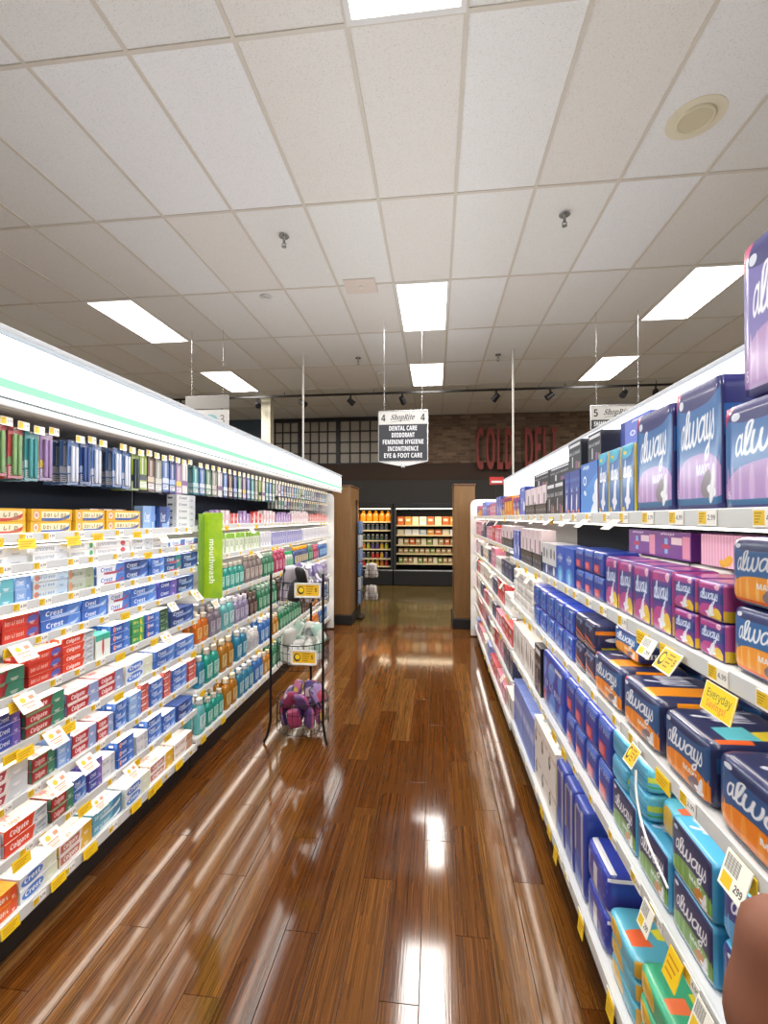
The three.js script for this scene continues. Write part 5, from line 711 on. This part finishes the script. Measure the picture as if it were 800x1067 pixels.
// ---------------------------------------------------------------- round wire rack in the aisle
{
  const cx = -0.955, cd = 3.22, R = 0.185, t = thing('basket_rack', 'black three tier wire basket rack standing by the mouthwash shelving', 'rack', V(cx, 0, cd));
  const legs = [[-1.135, 3.07], [-0.775, 3.08], [-0.95, 3.41]];
  for (const [x, d] of legs) {
    const ox = x - cx, od = d - cd, k = 1.12, pts = [V(cx + ox * 1.02, 1.16, cd + od * 1.02), V(cx + ox * 1.02, 0.14, cd + od * 1.02), V(cx + ox * k, 0.05, cd + od * k), V(cx + ox * (k + 0.1), 0.006, cd + od * (k + 0.1))];
    const path = new THREE.CurvePath(); for (let i = 0; i < 3; i++) path.add(new THREE.LineCurve3(pts[i].clone().sub(worldOf(t)), pts[i + 1].clone().sub(worldOf(t))));
    mesh('leg', new THREE.TubeGeometry(path, 30, 0.009, 7), M.wire, t, worldOf(t));
  }
  for (const [y, h] of [[0.94, 0.16], [0.5, 0.17], [0.06, 0.2]]) {
    const g = []; for (let k = 0; k < 4; k++) g.push(new THREE.TorusGeometry(R, k === 3 ? 0.004 : 0.0022, 5, 32).rotateX(Math.PI / 2).translate(0, (k / 3) * h, 0));
    for (let i = 0; i < 30; i++) { const a = (i / 30) * 6.2832; g.push(rod(new THREE.Vector3(Math.cos(a) * R, 0, Math.sin(a) * R), new THREE.Vector3(Math.cos(a) * R, h, Math.sin(a) * R), 0.0016, 4)); }
    for (let i = -5; i <= 5; i++) { const e = i * R / 5.5, q = Math.sqrt(R * R - e * e); g.push(rod(new THREE.Vector3(e, 0, -q), new THREE.Vector3(e, 0, q), 0.0016, 4)); }
    mesh('wire_basket', merge(g), M.wire, t, V(cx, y, cd));
  }
  const cardT = [tagRect.sale]; void cardT;
  for (const [x, y] of [[-0.865, 1.055], [-0.89, 0.6]]) { const c = mesh('price_card', cardGeo('sale', 0.165, 0.085), tagMat, t, V(x, y, cd - R - 0.012)); c.rotation.y = -Math.PI / 2; mesh('card_frame', merge([at(B(0.008, 0.01, 0.18), 0, 0.045, 0), at(B(0.008, 0.01, 0.18), 0, -0.045, 0), at(B(0.008, 0.1, 0.008), 0, 0, 0.088), at(B(0.008, 0.1, 0.008), 0, 0, -0.088)]), M.white, c); }
  const pouch = (n) => cached('bag' + n, () => packPillow(0.022 + n * 0.003, 0.155 - n * 0.015, 0.1));
  const spec = [
    [0.95, 0.1, 'soft_pack', 'in the top wire basket', [['white and purple soft pack', texture(bagArt('#ded9e2', '#6a5a8c', '#2a2630'))], ['black and white soft pack', texture(bagArt('#26242a', '#d9d6dc', '#6a5f86'))]], 16],
    [0.51, 0.1, 'sock_bag', 'in the middle wire basket', [['white sock bag with pale green print', texture(bagArt('#dfe2dc', '#9cc2b4', '#c9cec8'))], ['grey white sock bag', texture(bagArt('#c9cac8', '#e9e9e6', '#6a6e70'))]], 15],
    [0.07, 0.12, 'sample_bag', 'in the bottom wire basket', [['purple striped travel bag with yellow spot', texture(bagArt('#6a4a86', '#c86a9a', '#e3c62c'))], ['plum and navy travel bag', texture(bagArt('#3f3060', '#9a7fb8', '#b8405a'))], ['crimson and violet travel bag', texture(bagArt('#a8406a', '#5a4a90', '#d9c8d6'))]], 17],
  ];
  for (const [y, h, name, where, kinds, n] of spec) {
    const mats = kinds.map(([, map]) => new THREE.MeshPhysicalMaterial({ map, roughness: 0.35, clearcoat: 0.4, clearcoatRoughness: 0.2 }));
    for (let k = 0; k < n; k++) {
      const layer = k < 10 ? 0 : 1, q = k % 10, inner = q > 6, a = inner ? (q - 7) * 2.0944 + layer : q * 0.8976 + layer * 0.45, r = inner ? 0.05 : 0.12 - layer * 0.004, i = k % kinds.length;
      const m = tag(mesh(name, pouch(k % 2), mats[i], scene, V(cx + Math.cos(a) * r, y + 0.08 + layer * 0.115 + (inner ? 0.02 : 0), cd + Math.sin(a) * r)), `${kinds[i][0]} ${where} of the rack`, 'bag', `${kinds[i][0]}s ${where}`);
      m.rotation.set(rr(-0.22, 0.22), -a, rr(-0.1, 0.1) + layer * 0.5, 'YXZ');
    }
  }
}
function bagArt(a, b, c) { const [cv, g] = canvas(128, 128); rect(g, a, 0, 0, 128, 128); for (let i = 0; i < 7; i++) poly(g, i % 2 ? b : a, [[i * 20 - 10, 0], [i * 20 + 2, 0], [i * 20 + 22, 128], [i * 20 + 8, 128]]); rect(g, b, 20, 40, 60, 26); for (let i = 0; i < 3; i++) oval(g, c, 24 + i * 40, 92 - i * 22, 12, 11); rect(g, c, 70, 96, 34, 12); return cv; }

// ---------------------------------------------------------------- chilled cases at the back
function chilledCase(x0, x1, label, rows) {
  const d0 = DF - 0.85, w = x1 - x0, xm = (x0 + x1) / 2, dm = DF - 0.45, t = thing('chilled_case', label, 'fridge', V(xm, 0, dm));
  mesh('base', RB(w, 0.34, 0.8, 0.02), M.black, t, V(xm, 0.17, dm)); mesh('bumper', RB(w, 0.05, 0.04, 0.012), M.steel, t, V(xm, 0.33, d0 + 0.03));
  mesh('back', B(w, 1.5, 0.06), M.dark, t, V(xm, 1.08, DF - 0.1)); mesh('hood', RB(w, 0.12, 0.78, 0.015), M.black, t, V(xm, 1.82, dm));
  for (const x of [x0 + 0.025, x1 - 0.025]) mesh('side_post', RB(0.05, 1.84, 0.76, 0.01), M.dark, t, V(x, 0.92, dm));
  mesh('light_tube', B(w - 0.12, 0.02, 0.03), glow(0xfff0d0, 3), t, V(xm, 1.748, d0 + 0.1)); areaLight(t, w - 0.14, 0.05, LIGHT.cooler, 0xffe9c4, V(xm, 1.735, d0 + 0.1), DOWN, 0);
  rows.forEach((y) => { const s = mesh('shelf', RB(w - 0.1, 0.018, 0.46, 0.003), M.white, t, V(xm, y, DF - 0.36)); mesh('price_rail', RB(w - 0.1, 0.03, 0.012, 0.003), std(0xdccb9a, 0.4), s, V(xm, y, DF - 0.6)); });
  return { d: DF - 0.5, xm, x0: x0 + 0.07, x1: x1 - 0.07 };
}
const rowsA = [1.44, 1.24, 1.0, 0.8, 0.58, 0.4], rowsB = [1.36, 1.13, 0.9, 0.7, 0.47];
const caseA = chilledCase(-2.7, -0.975, 'dark chilled case of orange juice jugs behind the aisle end', rowsA);
const caseB = chilledCase(-0.965, 1.0, 'dark chilled case of packaged deli foods behind the aisle end', rowsB);
{
  const jug = loft([[0, 0.05, 0.05, 3], [0.01, 0.058, 0.056, 3], [0.13, 0.058, 0.056, 2.8], [0.18, 0.03, 0.03, 2.2], [0.19, 0.024, 0.024, 2]], 12), lid = C(0.027, 0.027, 0.02, 10), jm = phys(0xe88a12, 0.25, { clearcoat: 0.4 }), lm = std(0xe8b020, 0.4);
  for (let x = -2.0; x < -1.06; x += 0.148) { const o = thing('juice_jug', 'orange juice jug on the top shelf of the chilled case', 'jug', V(x, rowsA[0] + 0.01, caseA.d), 'juice jugs in the chilled case'); mesh('body', jug, jm, o, V(x, rowsA[0] + 0.01, caseA.d)); mesh('lid', lid, lm, o, V(x, rowsA[0] + 0.208, caseA.d)); o.scale.setScalar(1.25); }
  const cup = loft([[0, 0.036, 0.036, 2.4], [0.01, 0.04, 0.04, 2.4], [0.1, 0.042, 0.042, 2.4], [0.125, 0.03, 0.03, 2]], 10), cl = C(0.032, 0.032, 0.018, 10);
  const cols = [['dark green', 0x4a5a3a], ['yellow green', 0xa8a83a], ['red', 0xb83a2a], ['orange', 0xc87a3a], ['purple', 0x5a4a7a], ['slate', 0x5a6068], ['amber', 0xc89a2a]], cm = cols.map(([, c]) => std(c, 0.35)), wl = std(0xd9d2c0, 0.4);
  rowsA.slice(1).forEach((y, r) => { let i = 0; for (let x = -2.02; x < -1.06; x += 0.108, i++) { const k = [5, [5, 0, 5, 0], [4, 6, 1, 3, 1, 4], [2, 2, 6, 4, 0], [6, 6, 3, 2, 1]][r], q = Array.isArray(k) ? k[i % k.length] : k; const o = thing('juice_bottle', `${cols[q][0]} juice bottle on the ${ORD[r + 1]} shelf of the chilled case`, 'bottle', V(x, y + 0.01, caseA.d), `${cols[q][0]} juice bottles, ${ORD[r + 1]} shelf`); mesh('body', cup, cm[q], o, V(x, y + 0.01, caseA.d)); mesh('lid', cl, wl, o, V(x, y + 0.142, caseA.d)); } });
  const boxes = [['red and yellow', 0xc4602c], ['orange', 0xd08a34], ['cream', 0xd8c9a4], ['white', 0xd9d9d4], ['green', 0x7a8a3c], ['tan', 0xa8885c], ['pale blue', 0xaab8c4]], bm = boxes.map(([, c]) => std(c, 0.4)), lm2 = std(0xe6d9b8, 0.5);
  rowsB.forEach((y, r) => { const h = [0.2, 0.13, 0.15, 0.12, 0.14][r], w = [0.16, 0.16, 0.12, 0.11, 0.1][r]; let i = 0; for (let x = -0.82; x < 0.8; x += w + 0.015, i++) { const q = [[0, 1, 2, 3, 0, 2], [2, 3, 3, 6, 1, 0], [2, 5, 0, 5, 2, 4], [5, 5, 4, 5], [4, 5, 5, 2]][r]; const k = q[i % q.length], o = thing('food_tray', `${boxes[k][0]} food pack on the ${r === 4 ? 'bottom' : ORD[r]} shelf of the deli case`, 'food pack', V(x, y + 0.01, caseB.d), `${boxes[k][0]} deli packs, ${r === 4 ? 'bottom' : ORD[r]} shelf`); mesh('pack', RB(w, h, 0.06, 0.012), bm[k], o, V(x, y + 0.01 + h / 2, caseB.d)); mesh('sticker', B(w * 0.6, h * 0.3, 0.004), lm2, o, V(x, y + 0.01 + h * 0.6, caseB.d - 0.032)); } });
}

// ---------------------------------------------------------------- the photographer's hand, one finger raised beside the lens
{
  const J = [ // capsules in metres to the right of, above and behind the lens: a, b, radius a, radius b
    [[0.0878, -0.0948, -0.1], [0.0872, -0.112, -0.099], 0.0088, 0.0099], [[0.0872, -0.112, -0.099], [0.09, -0.145, -0.094], 0.0099, 0.0104], [[0.09, -0.145, -0.094], [0.1, -0.186, -0.08], 0.0106, 0.0115],
    [[0.1, -0.186, -0.08], [0.118, -0.255, -0.05], 0.015, 0.02], [[0.12, -0.186, -0.075], [0.124, -0.258, -0.048], 0.015, 0.02], [[0.14, -0.19, -0.07], [0.13, -0.26, -0.046], 0.014, 0.02], [[0.156, -0.198, -0.066], [0.136, -0.262, -0.045], 0.013, 0.019],
    [[0.124, -0.258, -0.048], [0.15, -0.36, 0.01], 0.027, 0.034],
    [[0.12, -0.186, -0.075], [0.119, -0.172, -0.112], 0.0108, 0.01], [[0.119, -0.172, -0.112], [0.118, -0.196, -0.128], 0.0098, 0.0092], [[0.118, -0.196, -0.128], [0.117, -0.213, -0.114], 0.009, 0.0085],
    [[0.14, -0.19, -0.07], [0.14, -0.178, -0.106], 0.0105, 0.0098], [[0.14, -0.178, -0.106], [0.139, -0.201, -0.121], 0.0096, 0.009], [[0.139, -0.201, -0.121], [0.138, -0.217, -0.108], 0.0088, 0.0083],
    [[0.156, -0.198, -0.066], [0.158, -0.19, -0.096], 0.0095, 0.0088], [[0.158, -0.19, -0.096], [0.157, -0.209, -0.108], 0.0086, 0.008], [[0.157, -0.209, -0.108], [0.156, -0.222, -0.098], 0.0078, 0.0074],
    [[0.116, -0.246, -0.055], [0.092, -0.222, -0.078], 0.017, 0.0125], [[0.092, -0.222, -0.078], [0.084, -0.196, -0.1], 0.0118, 0.0108], [[0.084, -0.196, -0.1], [0.088, -0.176, -0.116], 0.0106, 0.009],
  ];
  const N = 88, mid = [0.122, -0.225, -0.055], half = 0.155, mc = new MarchingCubes(N, new THREE.MeshStandardMaterial(), false, false, 200000);
  const H = N / 2, sm = 0.006;
  for (let z = 0; z < N; z++) for (let y = 0; y < N; y++) for (let x = 0; x < N; x++) {
    const p = [mid[0] + ((x - H) / H) * half, mid[1] + ((y - H) / H) * half, mid[2] + ((z - H) / H) * half]; let acc = 0;
    for (const [a, b, ra, rb] of J) {
      const ab = [b[0] - a[0], b[1] - a[1], b[2] - a[2]], ap = [p[0] - a[0], p[1] - a[1], p[2] - a[2]], L2 = ab[0] ** 2 + ab[1] ** 2 + ab[2] ** 2;
      const h = Math.min(1, Math.max(0, (ap[0] * ab[0] + ap[1] * ab[1] + ap[2] * ab[2]) / L2)), d = Math.hypot(ap[0] - ab[0] * h, ap[1] - ab[1] * h, ap[2] - ab[2] * h) - (ra + (rb - ra) * h);
      acc += Math.exp(-d / (sm / 3));
    }
    mc.field[x + y * N + z * N * N] = Math.log(Math.max(acc, 1e-30)) * (sm / 3) > -0.5 ? Math.log(Math.max(acc, 1e-30)) * (sm / 3) : -0.5;
  }
  mc.isolation = 0; mc.update();
  const cnt = mc.count ?? mc.geometry.drawRange.count, g = new THREE.BufferGeometry();
  g.setAttribute('position', new THREE.Float32BufferAttribute(mc.positionArray.slice(0, cnt * 3), 3)); g.setAttribute('normal', new THREE.Float32BufferAttribute(mc.normalArray.slice(0, cnt * 3), 3));
  g.scale(half, half, half).translate(...mid);
  const t = thing('person', 'hand of the person taking the picture, one finger raised before the pads', 'person', new THREE.Vector3(0, 1.55, 0));
  const turn = new THREE.Euler(0.012, 0.113, 0, 'YXZ'), q = new THREE.Quaternion().setFromEuler(turn); g.applyQuaternion(q);
  const skin = phys(0x7c4c36, 0.6, { sheen: 0.2 }); const m = mesh('hand', g, skin, t, new THREE.Vector3(0, 1.55, 0));
  const nail = new THREE.SphereGeometry(0.0062, 14, 8).scale(1, 1.35, 0.28); nail.rotateY(1.3).translate(0.0942, -0.0945, -0.1015).applyQuaternion(q); mesh('fingernail', nail, phys(0x9a6a56, 0.3, { clearcoat: 0.5 }), m, new THREE.Vector3(0, 1.55, 0));
}
renderer.render(scene, camera);
